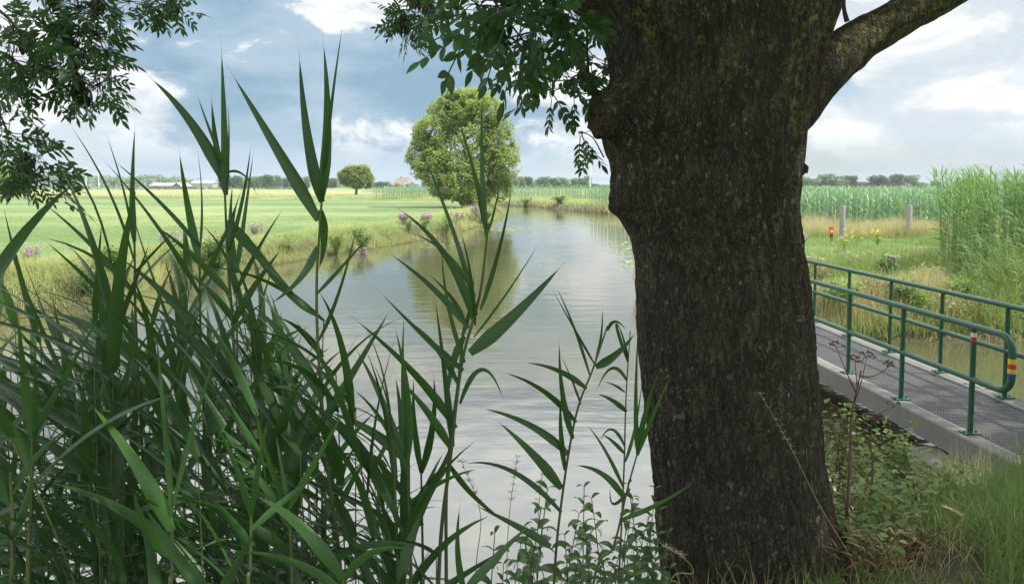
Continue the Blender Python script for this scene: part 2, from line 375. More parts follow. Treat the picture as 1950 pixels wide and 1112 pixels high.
def f_grate(t):
    co = t.new('ShaderNodeTexCoord').outputs['Object']
    sp = t.new('ShaderNodeSeparateXYZ'); t.l.new(co, sp.inputs[0])
    def saw(v, per):
        return t.math('PINGPONG', t.math('DIVIDE', v, per), 0.5)
    a = t.step(saw(sp.outputs[0], 0.030), 0.10, 0.19); b = t.step(saw(sp.outputs[1], 0.042), 0.08, 0.16)
    hole = t.math('MULTIPLY', a, b)
    n = t.noise(co, 4, 5, 0.6)
    bar = t.mix(n, (0.07, 0.07, 0.07), (0.13, 0.13, 0.127))
    c = t.mix(hole, bar, (0.018, 0.018, 0.018))
    return prin(t, c, t.math('ADD', 0.45, t.math('MULTIPLY', hole, 0.5)), t.bump(hole, 0.9, -0.006), 0.4)
M['grate'] = mat('steel_grating', f_grate)
def paint(name, a, b, rough=0.4):
    def fn(t):
        co = t.new('ShaderNodeTexCoord').outputs['Object']; n = t.noise(co, 7, 5, 0.65); n2 = t.noise(co, 70, 3)
        c = t.mix(n, a, b); c = t.mix(t.step(n2, 0.68, 0.78, 0, 0.5), c, tuple(q * 0.55 + 0.04 for q in a))
        return prin(t, c, t.math('ADD', rough, t.math('MULTIPLY', n, 0.25)), t.bump(n2, 0.12, 0.001), 0.45)
    return mat(name, fn)
M['green'] = paint('green_railing_paint', (0.014, 0.068, 0.032), (0.030, 0.105, 0.052), 0.32)
M['white'] = paint('white_paint', (0.6, 0.6, 0.58), (0.75, 0.75, 0.72))
M['red'] = paint('red_paint', (0.45, 0.03, 0.03), (0.55, 0.05, 0.04))
M['yel'] = paint('yellow_paint', (0.65, 0.42, 0.02), (0.75, 0.5, 0.04))
M['blu'] = paint('blue_paint', (0.02, 0.04, 0.30), (0.03, 0.06, 0.38))
M['black'] = paint('black_paint', (0.015, 0.015, 0.015), (0.03, 0.03, 0.03))
M['orange'] = paint('orange_red_plastic', (0.55, 0.10, 0.02), (0.65, 0.14, 0.03))
M['postwood'] = paint('grey_post_wood', (0.18, 0.17, 0.15), (0.36, 0.34, 0.31), 0.8)
M['board'] = paint('grey_board', (0.30, 0.30, 0.29), (0.42, 0.42, 0.40), 0.6)
M['tower'] = paint('pale_green_tower', (0.50, 0.62, 0.48), (0.58, 0.70, 0.56))
M['rotor'] = paint('wooden_rotor', (0.72, 0.50, 0.36), (0.80, 0.58, 0.44))
M['brick'] = paint('brick_wall', (0.22, 0.11, 0.07), (0.32, 0.17, 0.11), 0.85)
M['thatch'] = paint('brown_roof', (0.17, 0.12, 0.085), (0.27, 0.20, 0.15), 0.9)
M['tile'] = paint('red_roof_tiles', (0.28, 0.12, 0.07), (0.36, 0.17, 0.1), 0.85)
M['slate'] = paint('grey_metal_roof', (0.20, 0.23, 0.27), (0.30, 0.33, 0.37), 0.4)
M['solar'] = paint('solar_panel_glass', (0.14, 0.20, 0.30), (0.22, 0.29, 0.40), 0.15)
M['glass'] = paint('dark_window_glass', (0.03, 0.035, 0.04), (0.06, 0.07, 0.08), 0.1)

# ------------------------------------------------------------------ terrain and water
POLY = np.array([(-300, 8), (-60, 12), (-30, 13), (-11.6, 14.3), (-9.6, 16.4), (-10.0, 19.7), (-8.3, 24.4), (-7.1, 28), (-4.9, 33.7), (-3.1, 40.3), (-1.5, 52),
    (-.7, 64), (-1.6, 76), (-4.5, 87), (-14, 96), (-40, 103), (-200, 112), (-200, 122), (-40, 114), (-12, 107), (-.6, 93), (4.5, 80), (9.3, 67), (10.5, 56), (9.2, 45),
    (6, 30), (3.9, 20), (3.35, 15), (3.5, 12.9), (5.2, 12.5), (7, 12.3), (9, 12.1), (14, 13), (60, 15), (60, 11), (14, 9.6), (8.8, 8.9), (6.9, 8.0), (5.6, 6.7),
    (3.6, 6.1), (2.6, 5.2), (1.6, 4.5), (.6, 3.9), (-.6, 3.3), (-2, 2.9), (-5, 2.6), (-60, 2), (-300, 1)], float)
def sdist(x, y):
    x = np.asarray(x, float); y = np.asarray(y, float); d = np.full(x.shape, 1e9); ins = np.zeros(x.shape, bool)
    for (ax, ay), (bx, by) in zip(POLY, np.roll(POLY, -1, 0)):
        ex, ey = bx - ax, by - ay; t = np.clip(((x - ax) * ex + (y - ay) * ey) / (ex * ex + ey * ey), 0, 1)
        d = np.minimum(d, np.hypot(x - ax - t * ex, y - ay - t * ey))
        if ay != by:
            c = ((ay > y) != (by > y)) & (x < ex * (y - ay) / (by - ay) + ax); ins ^= c
    return np.where(ins, -d, d)
def sms(a, b, x): t = np.clip((x - a) / (b - a), 0, 1); return t * t * (3 - 2 * t)
def height(x, y, d=None):
    x = np.asarray(x, float); y = np.asarray(y, float)
    if d is None: d = sdist(x, y)
    wob = fbm(np.stack([x * 0.8, y * 0.8, 0 * x], -1), 3) - 0.5
    B = 0.8 + 0.45 * np.exp(-(x ** 2 + y ** 2) / 32) - 0.08 * np.exp(-((x - 4.7) ** 2 + (y - 5.1) ** 2) / 1.6) - 0.1 * np.exp(-((x - 4.2) ** 2 + (y - 13.6) ** 2) / 2)
    up = B * sms(-0.1, 1.5, d + wob * 0.5) + wob * 0.12 * sms(0, 1, d) - 0.02
    dn = -0.02 - 0.7 * sms(0, 1.5, -d)
    return np.where(d > 0, up, dn)
def axis(c0, c1, fine, far, step, grow=1.06):
    a = list(np.arange(c0, c1, fine)); s = fine; v = a[-1]
    while v < far: s *= grow; v += s; a.append(v)
    s = fine; v = a[0]
    while v > step: s *= grow; v -= s; a.insert(0, v)
    return np.array(a)
xs = axis(-13, 13, 0.16, 1000, -1000, 1.07); ys = axis(-2, 36, 0.16, 1000, -60, 1.045)
gx, gy = np.meshgrid(xs, ys); gd = sdist(gx, gy); gz = height(gx, gy, gd)
i = np.arange(gx.size).reshape(gx.shape)
fc = np.stack([i[:-1, :-1], i[:-1, 1:], i[1:, 1:], i[1:, :-1]], -1).reshape(-1, 4)
mb = MB(); bank = sms(0.2, 1.9, gd)
near = np.exp(-((gx - 2) ** 2 + (gy - 2) ** 2) / 20)
mb.add(np.stack([gx, gy, gz], -1), fc, 0, (bank * (1 - 0.8 * near)).ravel())
tag(mb.build('ground', M['ground']), kind='structure')
mb = MB(); mb.add([(-320, -5, 0), (80, -5, 0), (80, 130, 0), (-320, 130, 0)], [(0, 1, 2, 3)])
tag(mb.build('river_water', M['water']), kind='structure')
def gz1(x, y): return float(height(np.array([x]), np.array([y]))[0])

# ------------------------------------------------------------------ foreground ash tree
TY = 3.25
tb = px(1420, 1150, TY); TREE = Vector((tb.x, TY, gz1(tb.x, TY) - 0.05))
ash = empty('ash_tree', TREE, 'big old ash tree with dark fissured trunk beside the footbridge, filling the right centre', 'tree')
def loc(p): return np.array(tuple(Vector(p) - TREE))
outl = [(1190, 1265, 1660), (1112, 1264, 1618), (1050, 1260, 1600), (950, 1253, 1571), (850, 1240, 1552), (750, 1226, 1544), (650, 1214, 1540), (560, 1212, 1532), (500, 1210, 1523),
        (450, 1201, 1514), (405, 1176, 1509), (370, 1165, 1508), (320, 1166, 1512), (280, 1152, 1516), (240, 1142, 1520), (200, 1150, 1530), (160, 1163, 1541), (120, 1162, 1550), (80, 1148, 1563),
        (40, 1118, 1580), (0, 1094, 1596), (-40, 1080, 1620), (-90, 1068, 1650), (-150, 1060, 1690), (-200, 1090, 1680), (-230, 1150, 1620)]
oz = []; ox = []; orr = []
for y, l, r in outl:
    p = px(l, y, TY); q = px(r, y, TY); oz.append(p.z); ox.append((p.x + q.x) / 2); orr.append((q.x - p.x) / 2 * 0.985)
oz = np.array(oz); ox = np.array(ox); orr = np.array(orr)
zs = np.arange(oz.min() - 0.25, oz.max(), 0.0105); NS = 320; th = np.linspace(0, 2 * np.pi, NS, endpoint=False)
cxs = np.interp(zs, oz, ox); rr = np.interp(zs, oz, orr)
k = np.ones(9) / 9
cxs = np.convolve(np.pad(cxs, 4, 'edge'), k, 'valid'); rr = np.convolve(np.pad(rr, 4, 'edge'), k, 'valid')
rr = rr + np.clip(oz.min() + 0.1 - zs, 0, 1) * 0.6
TH, Z = np.meshgrid(th, zs); RR = np.repeat(rr[:, None], NS, 1); CXs = np.repeat(cxs[:, None], NS, 1)
ry = np.minimum(RR, 0.40 + 0.25 * (RR - 0.4)) if False else np.clip(RR, 0.3, 0.46)
ux, uy = np.cos(TH), np.sin(TH)
lob = fbm(np.stack([ux * 1.6, uy * 1.6, Z * 0.9], -1), 3, 3) - 0.5
tw = TH + 0.12 * (Z - 2)                                   # the slow twist of the bark ridges
q = np.stack([np.cos(tw) * 9.5, np.sin(tw) * 9.5, Z * 2.6], -1)
wv = fbm(q * 0.6, 2, 31) - 0.5
q2 = q + np.stack([wv * 1.2, wv * 1.2, wv * 0], -1)
n1_ = vnoise(q2 * 1.25, 11); n2_ = vnoise(q2 * 2.4 * np.array([1, 1, 1.25]), 12)
rid = (1 - np.abs(2 * n1_ - 1)) * 0.6 + (1 - np.abs(2 * n2_ - 1)) * 0.4
finez = vnoise(np.stack([ux * 34, uy * 34, Z * 26], -1), 14)
D = lob * 0.05 + (rid - 0.5) * 0.030 + (finez - 0.5) * 0.008
def bulge(D, x, y, amp, sg, ang, sa):
    p = px(x, y, TY); da = np.angle(np.exp(1j * (TH - ang)))
    return D + amp * np.exp(-((Z - p.z) / sg) ** 2 - (da / sa) ** 2)
burr = fbm(np.stack([ux * 9, uy * 9, Z * 14], -1), 4, 21)
m0 = bulge(D * 0, 1130, 215, 1, 0.12, math.pi + 0.35, 0.5) + bulge(D * 0, 1160, 385, 1, 0.05, math.pi + 0.1, 0.35) * 0.8 + bulge(D * 0, 1090, 15, 1, 0.05, math.pi, 0.3) + bulge(D * 0, 1515, 335, 1, 0.04, 0, 0.18) * 0.7
D = bulge(D, 1140, 205, 0.055, 0.085, math.pi + 0.35, 0.45)
D = bulge(D, 1180, 395, 0.03, 0.045, math.pi + 0.1, 0.35)
D = bulge(D, 1100, 15, 0.03, 0.045, math.pi, 0.3)
D = D + m0 * (burr - 0.5) * 0.13
V = np.stack([CXs + (RR + D) * ux, TY + (ry + D) * uy, Z], -1) - np.array(tuple(TREE))
i0 = np.arange(V.shape[0] * NS).reshape(-1, NS); i1 = np.roll(i0, -1, 1)
mb = MB(); mb.add(V, np.stack([i0[:-1], i1[:-1], i1[1:], i0[1:]], -1).reshape(-1, 4))
mb.add(V[-1], [list(range(NS))], 0)
trunk = mb.build('trunk', M['bark'], ash)
def limb(name, P, rad, sides=40, k=14, rough=0.012, mt=None, par=ash):
    C = spline(P, k); rs = np.interp(np.linspace(0, 1, len(C)), np.linspace(0, 1, len(rad)), rad)
    m = MB(); tube(m, C, rs, sides, cap=True)
    v = m.v[0].reshape(len(C), sides, 3); ctr = C[:, None]
    n = v - ctr; n /= np.linalg.norm(n, axis=-1, keepdims=True)
    dd = (fbm(v * np.array([14, 14, 6]), 3, 5) - 0.5) * rough * 2
    m.v[0] = (v + n * dd[..., None]).reshape(-1, 3); m.v[1] = m.v[0].reshape(len(C), sides, 3)[-1]; m.v[2] = m.v[0].reshape(len(C), sides, 3)[0]
    return m.build(name, mt or M['bark'], par)
limb('limb', [loc(px(x, y, TY + d)) for x, y, d in ((1440, 290, 0.0), (1500, 205, 0), (1560, 140, 0), (1625, 86, 0.02), (1700, 42, 0.03), (1800, -14, 0.05), (1920, -80, 0.1), (2150, -230, 0.3), (2500, -480, 0.5))],
     [0.12, 0.14, 0.125, 0.104, 0.094, 0.087, 0.08, 0.068, 0.05], 56, 22)
limb('limb', [loc(px(1250, 60, TY)), loc(px(1210, -170, TY)), loc((-0.2, 3.3, 5.2)), loc((-1.6, 3.4, 6.8)), loc((-3.2, 3.6, 7.8))], [0.22, 0.30, 0.22, 0.14, 0.07])
limb('limb', [loc(px(1400, 60, TY)), loc(px(1490, -200, TY)), loc((1.9, 3.1, 5.4)), loc((2.3, 2.8, 7.6)), loc((2.5, 2.4, 9.8))], [0.26, 0.32, 0.25, 0.16, 0.07])
limb('limb', [loc((1.1, 3.1, 4.1)), loc((1.0, 1.9, 5.6)), loc((0.4, 0.2, 6.8)), loc((-0.2, -1.8, 7.8))], [0.2, 0.16, 0.11, 0.05])
limb('limb', [loc((1.5, 3.3, 4.2)), loc((1.6, 4.4, 5.9)), loc((1.3, 5.6, 7.4)), loc((0.9, 6.6, 8.4))], [0.2, 0.15, 0.1, 0.05])
# sawn-off branch stub
mb = MB(); a = loc(px(1195, 232, TY - 0.18)); b = loc(px(1128, 216, TY - 0.26)); d = b - a
C = a + d * np.linspace(0, 0.88, 12)[:, None]; tube(mb, C, [0.15, 0.11, 0.092, 0.098, 0.078], 40, 0); mb.m[1][:] = 1
for q_ in (0, 1): mb.v[q_] = mb.v[q_] + (fbm(mb.v[q_] * 22, 3, 5)[:, None] - 0.5) * 0.035 * np.array([1, 0.6, 1])
rim = mb.v[0][-40:]; cc_ = rim.mean(0); dn_ = d / np.linalg.norm(d); V = [rim]
for f_, dp in ((0.9, 0.006), (0.78, -0.014), (0.55, -0.018), (0.3, -0.012), (0.08, -0.02)):
    q_ = cc_ + (rim - cc_) * f_; V.append(q_ + dn_ * (dp + (fbm(q_ * 60, 2, 3)[:, None] - 0.5) * 0.02))
V = np.array(V); i0_ = np.arange(V.shape[0] * 40).reshape(-1, 40); i1_ = np.roll(i0_, -1, 1)
mb.f[1] = mb.f[1][:0]; mb.m[1] = mb.m[1][:0]; mb.sm[1] = mb.sm[1][:0]
mb.add(V, np.stack([i0_[:-1], i0_[1:], i1_[1:], i1_[:-1]], -1).reshape(-1, 4)[:, ::-1], 1)
mb.build('branch_stub', [M['bark'], M['cut']], ash)
mb = MB(); tube(mb, spline([loc(px(1500, 332, TY)), loc(px(1518, 330, TY)), loc(px(1529, 318, TY)), loc(px(1529, 330, TY))], 4), [0.05, 0.028, 0.026, 0.022], 9)
tube(mb, [loc(px(1496, 343, TY)), loc(px(1512, 347, TY)), loc(px(1524, 346, TY))], [0.04, 0.022, 0.008], 7); mb.build('knob', M['bark'], ash)
mb = MB(); tube(mb, spline([loc(px(1613, 42, TY)), loc(px(1607, 15, TY)), loc(px(1608, -20, TY))], 5), [0.012, 0.009, 0.008], 8); mb.build('twig', M['bark2'], ash)

# leaves: pinnate ash leaves
def ash_leaves(mb, P, D, L, rng, pairs=4, lw=0.36, droop=0.5, leaflet=0.42, k=3, ms=0, roll=0.5):
    """P (n,3) leaf bases, D (n,3) unit axes, L (n,) lengths; each leaf: thin rachis with leaflet pairs and an end leaflet"""
    n = len(P); tn = rng.random(n)
    up = np.array([0, 0, 1.]); side = np.cross(D, up); side /= np.linalg.norm(side, axis=1)[:, None] + 1e-6
    nr = np.cross(side, D)
    rollv = rng.normal(0, roll, n)[:, None]; side, nr = side * np.cos(rollv) + nr * np.sin(rollv), nr * np.cos(rollv) - side * np.sin(rollv)
    s = np.linspace(0, 1, 6)[None, :, None]
    ax = P[:, None] + D[:, None] * (L[:, None, None] * s) - up * (droop * L[:, None, None] * s ** 2 * 0.5)
    ribbon(mb, ax, np.repeat(side[:, None], 6, 1), np.full(n, 0.006), np.ones(6), 0, None, ms, tn)
    prof = P_LEAF(np.linspace(0, 1, k + 1)); prof[-1] = 0.03; prof[0] = 0.08
    for j in range(2 * pairs + 1):
        if j == 2 * pairs: f = 1.0; sg = 0
        else: f = 0.30 + 0.62 * (j // 2) / max(1, pairs - 1) * 0.95; sg = 1 if j % 2 else -1
        b = P + D * (L * f)[:, None] - up * (droop * L * f ** 2 * 0.5)[:, None]
        ld = (D * (0.62 if sg else 1.0) + side * sg * 0.85) + rng.normal(0, 0.16, (n, 3)) - up * (0.25 + 0.45 * rng.random(n))[:, None] * droop * 1.5
        ld /= np.linalg.norm(ld, axis=1)[:, None]
        ll = L * leaflet * rng.uniform(0.75, 1.1, n) * (1 - 0.25 * abs(f - 0.7))
        ss = np.linspace(0, 1, k + 1)[None, :, None]
        c = b[:, None] + ld[:, None] * ll[:, None, None] * ss - up * (0.18 * ll[:, None, None] * ss ** 2)
        nn = nr + rng.normal(0, 0.35, (n, 3)); wd = np.cross(ld, nn); wd /= np.linalg.norm(wd, axis=1)[:, None]
        n2v = np.cross(wd, ld)
        ribbon(mb, c, np.repeat(wd[:, None], k + 1, 1), ll * lw, prof, 0.18, np.repeat(n2v[:, None], k + 1, 1), ms, np.clip(tn * 0.7 + rng.random(n) * 0.3, 0, 0.85))
rng = np.random.default_rng(8)
def leafy_branch(blobs, Y, nleaf, L, twigs, lw=0.36, leaflet=0.42, keys=(), pairs=4, seed=1, out=1.0, k=3, sprays=()):
    """a bare branch with its leaf sprays and seed clusters as sub-parts"""
    r = np.random.default_rng(seed); par = ash
    if twigs:
        m2 = MB()
        for tw_ in twigs:
            tube(m2, spline([loc(px(x, y, Y + (tw_[3] if len(tw_) > 3 else 0))) for x, y in tw_[0]], 6), np.linspace(tw_[1], tw_[2], 6 * (len(tw_[0]) - 1) + 1), 7)
        par = m2.build('leafy_branch', M['bark2'], ash)
    tot = sum(b[2] * b[3] for b in blobs) or 1
    def spray(P, D):
        mb = MB(); P = np.array(P); D = np.array(D); ash_leaves(mb, P, D, r.uniform(0.7, 1.1, len(P)) * L * 0.86, r, pairs, lw, 0.30, leaflet, k, 0, 1.2 if lw > 0.4 else 0.7)
        c_ = P.mean(0) + np.array([0, 0.02, 0.01])
        if len(P) > 1:
            for p_ in P: tube(mb, bez(c_, (c_ + p_) / 2 + r.normal(0, 0.015, 3) + np.array([0, 0, 0.02]), p_ + 1e-4, 4), [0.0035, 0.0015], 4, mat=1, cap=False)
        mb.build('leaf_spray', [M['ash'], M['bark2']], par)
    for (bx, by, rx, ry_) in blobs:
        P = []; D = []; m = max(1, int(nleaf * rx * ry_ / tot)); an = r.random(m) * 6.283; ra = np.sqrt(r.random(m)) * 0.72
        for a_, q_ in zip(an, ra):
            p = px(bx + math.cos(a_) * q_ * rx, by + math.sin(a_) * q_ * ry_, Y + r.uniform(-0.3, 0.3) * min(1, Y / 4))
            dv = Vector((math.cos(a_) * out, r.uniform(-0.7, 0.7), -math.sin(a_) * 0.7 * out + 0.05)) + Vector(r.normal(0, 0.25, 3))
            P.append(loc(p)); D.append(tuple(dv.normalized()))
        spray(P, D)
    for (x0, y0, x1, y1, yy) in sprays:
        p = px(x0, y0, yy); q_ = px(x1, y1, yy - 0.05); spray([loc(p)], [tuple((q_ - p).normalized())])
    for (kx, ky, krx, kry) in keys:
        km = MB(); m = 190
        Pk = np.array([loc(px(kx + np.clip(r.normal(0, 0.4), -0.9, 0.9) * krx, ky - kry * 0.7 + r.random() ** 1.4 * kry, Y + r.normal(0, 0.03))) for _ in range(m)])
        blades(km, Pk, r.random(m) * 6.28, R(-62) + r.normal(0, 0.25, m), R(20), 0.0 + Y * 0.012 * r.uniform(0.7, 1.2, m), Y * 0.0024, 3, P_LEAF(np.linspace(0, 1, 4)), mat=0, tint=r.random(m))
        t0 = loc(px(kx, ky - kry * 1.0, Y))
        for p_ in Pk[::2]: tube(km, [t0, (t0 + p_) / 2, p_ + 1e-4], [0.0016, 0.001], 3, cap=False)
        km.build('seed_cluster', M['keys'], par)
# hanging sprays at the upper left
leafy_branch([(25, 60, 60, 55), (60, 130, 70, 45), (20, 110, 45, 60)], 4.4, 72, 0.23, [([(-60, -20), (20, 40), (60, 110), (90, 160)], 0.012, 0.004)], keys=[(48, 85, 20, 28)], seed=2)
leafy_branch([(150, 20, 75, 45), (180, 70, 60, 50), (130, 90, 40, 50), (215, 95, 28, 28)], 4.6, 115, 0.22, [([(60, -60), (110, 10), (130, 60), (150, 150)], 0.014, 0.005)], keys=[(132, 92, 22, 28), (102, 5, 14, 22), (185, 8, 14, 16)], seed=3)
leafy_branch([(150, 130, 35, 25), (185, 165, 45, 26), (160, 175, 30, 25), (95, 145, 26, 16)], 4.5, 62, 0.20, [([(125, 60), (140, 120), (150, 165)], 0.008, 0.004)], keys=[(148, 172, 20, 34), (163, 192, 10, 14)], seed=4)
leafy_branch([(240, 5, 40, 14), (325, 12, 48, 20), (290, 5, 30, 12)], 4.7, 44, 0.18, [([(200, -30), (280, -5), (340, 10)], 0.007, 0.003)], keys=[(328, 22, 16, 24)], seed=5)
leafy_branch([(10, 215, 35, 25), (15, 255, 28, 30), (8, 285, 30, 25)], 4.3, 38, 0.21, [([(-60, 150), (0, 220), (20, 280)], 0.008, 0.004)], seed=6)
leafy_branch([(50, 305, 45, 22), (60, 335, 50, 26), (85, 345, 26, 18), (95, 375, 20, 12)], 4.2, 46, 0.20, [([(-40, 230), (20, 290), (60, 350)], 0.007, 0.003)], keys=[(48, 320, 20, 32), (42, 345, 12, 20)], seed=7)
# upper middle
leafy_branch([(775, 35, 40, 30), (770, 65, 32, 20), (810, 12, 60, 18), (830, 30, 26, 16)], 4.8, 70, 0.16, [([(735, -20), (757, 10), (768, 32), (790, 60)], 0.008, 0.003)], keys=[(766, 50, 18, 22), (820, 20, 16, 16), (795, 3, 22, 18)], seed=8)
leafy_branch([(960, 20, 90, 35), (910, 15, 60, 30), (1020, 35, 60, 40), (985, 85, 55, 35), (1070, 20, 50, 28)], 2.7, 80, 0.19, [([(900, -60), (960, 30), (1010, 95)], 0.006, 0.003)], lw=0.52, leaflet=0.36, seed=9, k=4)
leafy_branch([], 2.35, 0, 0.27, [([(985, 10), (930, 35), (885, 60)], 0.004, 0.002)], lw=0.56, leaflet=0.32, seed=19, k=4, pairs=3,
             sprays=[(905, 60, 812, 95, 2.3), (925, 40, 830, 62, 2.35), (905, 45, 870, 100, 2.4), (960, 55, 935, 120, 2.4), (985, 70, 968, 140, 2.45)])
leafy_branch([(975, 125, 26, 22), (965, 95, 40, 22)], 2.8, 9, 0.18, [], lw=0.52, leaflet=0.36, seed=10, k=4)
leafy_branch([(1060, 130, 42, 40), (1100, 60, 38, 40), (1090, 165, 40, 34), (1050, 175, 28, 26), (1130, 110, 24, 34)], 3.5, 50, 0.21,
             [([(1000, -110), (1045, 5), (1085, 80), (1112, 135), (1138, 190)], 0.022, 0.024), ([(1122, 160), (1118, 90), (1119, 20), (1110, -60)], 0.007, 0.005), ([(1085, 80), (1040, 60), (980, 70), (940, 85)], 0.008, 0.003), ([(1100, 115), (1060, 95), (1020, 90)], 0.006, 0.003)], lw=0.52, leaflet=0.36, seed=11, k=4)
leafy_branch([(1105, 255, 24, 14), (1130, 280, 14, 10), (1120, 238, 14, 10)], 3.45, 8, 0.18, [([(1150, 300), (1128, 262), (1100, 250)], 0.004, 0.002)], lw=0.42, leaflet=0.36, seed=12, k=4)
leafy_branch([(1140, 60, 12, 20), (1148, 145, 14, 14)], 3.5, 6, 0.17, [], lw=0.42, leaflet=0.36, seed=13, k=4)
# the crown overhead (out of frame; it shades the bank)
r = np.random.default_rng(21); n = 10500
c0 = np.array([2.6, 1.3, 8.6]); u = r.normal(0, 1, (n, 3)); u /= np.linalg.norm(u, axis=1)[:, None]; rad = r.random(n) ** 0.38
P = c0 + u * rad[:, None] * np.array([9.4, 6.6, 3.6])
cl = fbm(P * 0.55, 2, 9); keep = (cl > 0.37) & (P[:, 2] > CAMZ + 1.6 + 0.40 * np.clip(P[:, 1], 0, 99))
P = P[keep]; u = u[keep]; mb = MB(); D = u + np.array([0, 0, -0.4]); D /= np.linalg.norm(D, axis=1)[:, None]
ash_leaves(mb, P - np.array(tuple(TREE)), D, np.full(len(P), 0.42), r, 3, 0.5, 0.5, 0.48, 2)
mb.build('crown', M['ash'], ash)

# ------------------------------------------------------------------ footbridge over the side ditch
BZ = 0.60
br = empty('footbridge', (4.156, 6.075, BZ), 'narrow concrete footbridge with steel grating deck and green tube railings', 'footbridge', rz=math.atan(0.0664))
mb = MB(); box(mb, 0.03, 1.09, -1.6, 7.2, -0.12, -0.035)
for k_ in range(6): pass
mb.build('deck', M['grate'], br)
for x0 in (-0.13, 1.09):
    mb = MB(); x1 = x0 + 0.16
    pr = [(x0, -0.21), (x1, -0.21), (x1, -0.012), (x1 - 0.012, 0), (x0 + 0.012, 0), (x0, -0.012)]
    y0, y1 = -1.1, 7.2; V = [(a, y0, b) for a, b in pr] + [(a, y1, b) for a, b in pr]; m = len(pr)
    mb.add(V, [(j, (j + 1) % m, (j + 1) % m + m, j + m) for j in range(m)], 0, 0.5, False); mb.add(V, [list(range(m))[::-1], [j + m for j in range(m)]], 0, 0.5, False)
    mb.build('edge_beam', M['conc'], br)
for x0 in (0.031, 1.075):
    mb = MB(); box(mb, x0, x0 + 0.014, -1.1, 7.2, -0.034, -0.008); mb.build('deck_trim', M['board'], br)
for y0, y1 in ((-2.0, 0.35), (6.6, 8.2)):
    mb = MB(); box(mb, -0.42, 1.5, y0, y1, -0.9, -0.25); mb.build('abutment', M['conc'], br)
def railing(x, ends, posts, stickers):
    o = MB(); RB = 0.029; T_, Mi = 0.98, 0.50
    y0, y1 = ends; rc = 0.14
    loop = [(x, y1, T_), (x, (y0 + y1) / 2, T_), (x, y0 + rc, T_)] + [(x, y0 + rc - rc * math.sin(a), T_ - rc + rc * math.cos(a)) for a in np.linspace(0.2, 1.57, 6)] + \
           [(x, y0 + rc - rc * math.cos(a), Mi + rc - rc * math.sin(a)) for a in np.linspace(0.0, 1.4, 6)] + [(x, y0 + rc, Mi), (x, (y0 + y1) / 2, Mi), (x, y1, Mi)]
    tube(o, loop, RB, 14); rl = o.build('railing', M['green'], br)
    for i_, yp in enumerate(posts):
        p = MB(); tube(p, [(x, yp, 0.012), (x, yp, T_ - 0.01)], 0.0235, 14)
        box(p, x - 0.075, x + 0.075, yp - 0.05, yp + 0.05, 0.0005, 0.014)
        for bx_ in (-0.055, 0.055): tube(p, [(x + bx_, yp, 0.014), (x + bx_, yp, 0.028)], 0.010, 6)
        p.build('post', M['green'], rl)
    for (kind, z0, z1, mt, yy, r_) in stickers:
        s_ = MB(); tube(s_, [(x, yy, z0), (x, yy, z1)], r_, 16, cap=False); s_.build('waymark_band', M[mt], rl)
railing(0.0, (-0.44, 7.0), [0, 0.99, 1.99, 2.96, 3.95, 4.95, 5.95, 6.9],
        [(0, 0.885, 0.925, 'white', 0.0, 0.0245), (0, 0.845, 0.884, 'red', 0.0, 0.0245),
         (0, 0.755, 0.80, 'yel', -0.44, 0.0305), (0, 0.715, 0.7545, 'red', -0.44, 0.0305), (0, 0.675, 0.7145, 'yel', -0.44, 0.0305), (0, 0.645, 0.6745, 'blu', -0.44, 0.0305)])
railing(1.13, (-0.44, 7.0), [0, 0.97, 1.96, 2.95, 3.95, 4.95, 5.95, 6.9], [])

# ------------------------------------------------------------------ reeds of the foreground
def hero_reed(path, Y, leaves, label, seed, name='reed', tint=None, srad=0.0042):
    r = np.random.default_rng(seed)
    pts = [px(x, y, Y) for x, y in path]
    b = pts[0].copy(); low = Vector((b.x - (pts[1].x - pts[0].x) * 0.6, b.y + 0.05, gz1(b.x, b.y) - 0.03))
    root = empty(name, low, label, 'reed', 'tall reeds on the near bank')
    P = spline([low * 1.0] + pts, 8); L0 = np.array(tuple(low))
    m = MB(); tube(m, P - L0, np.linspace(srad * 1.25, srad * 0.6, len(P)), 7, tint=r.random()); m.build('stem', M['reedstem'], root)
    m = MB(); k = 14; s = np.linspace(0, 1, k + 1); Ps = []; Sd = []; Nn = []; Ws = []; Ti = []
    for lf in leaves:
        x0, y0, x1, y1, x2, y2, wpx = lf[:7]
        d1, d2 = r.uniform(-0.05, 0.05), r.uniform(-0.14, 0.12)
        c = bez(px(x0, y0, Y), px(x1, y1, Y + d1), px(x2, y2, Y + d2), k)
        T = np.gradient(c, axis=0); T /= np.linalg.norm(T, axis=1)[:, None]
        vw = c - np.array([0, 0, CAMZ]); sd_ = np.cross(T, vw); sd_ /= np.linalg.norm(sd_, axis=1)[:, None]
        nn = np.cross(sd_, T); ro = r.uniform(-0.75, 0.75) + np.linspace(0, r.uniform(-0.5, 0.5), k + 1)
        ca, sa = np.cos(ro)[:, None], np.sin(ro)[:, None]
        Ps.append(c - L0); Sd.append(sd_ * ca + nn * sa); Nn.append(nn * ca - sd_ * sa); Ws.append(wpx * Y / F * 1.05)
        Ti.append(np.clip((tint if tint is not None else r.uniform(0.15, 0.7)) + r.uniform(-0.1, 0.1), 0, 0.94))
    if Ps: ribbon(m, np.array(Ps), np.array(Sd), np.array(Ws), P_REED(s), 0.32, np.array(Nn), 0, np.array(Ti)); m.build('foliage', M['reed'], root)
    return root
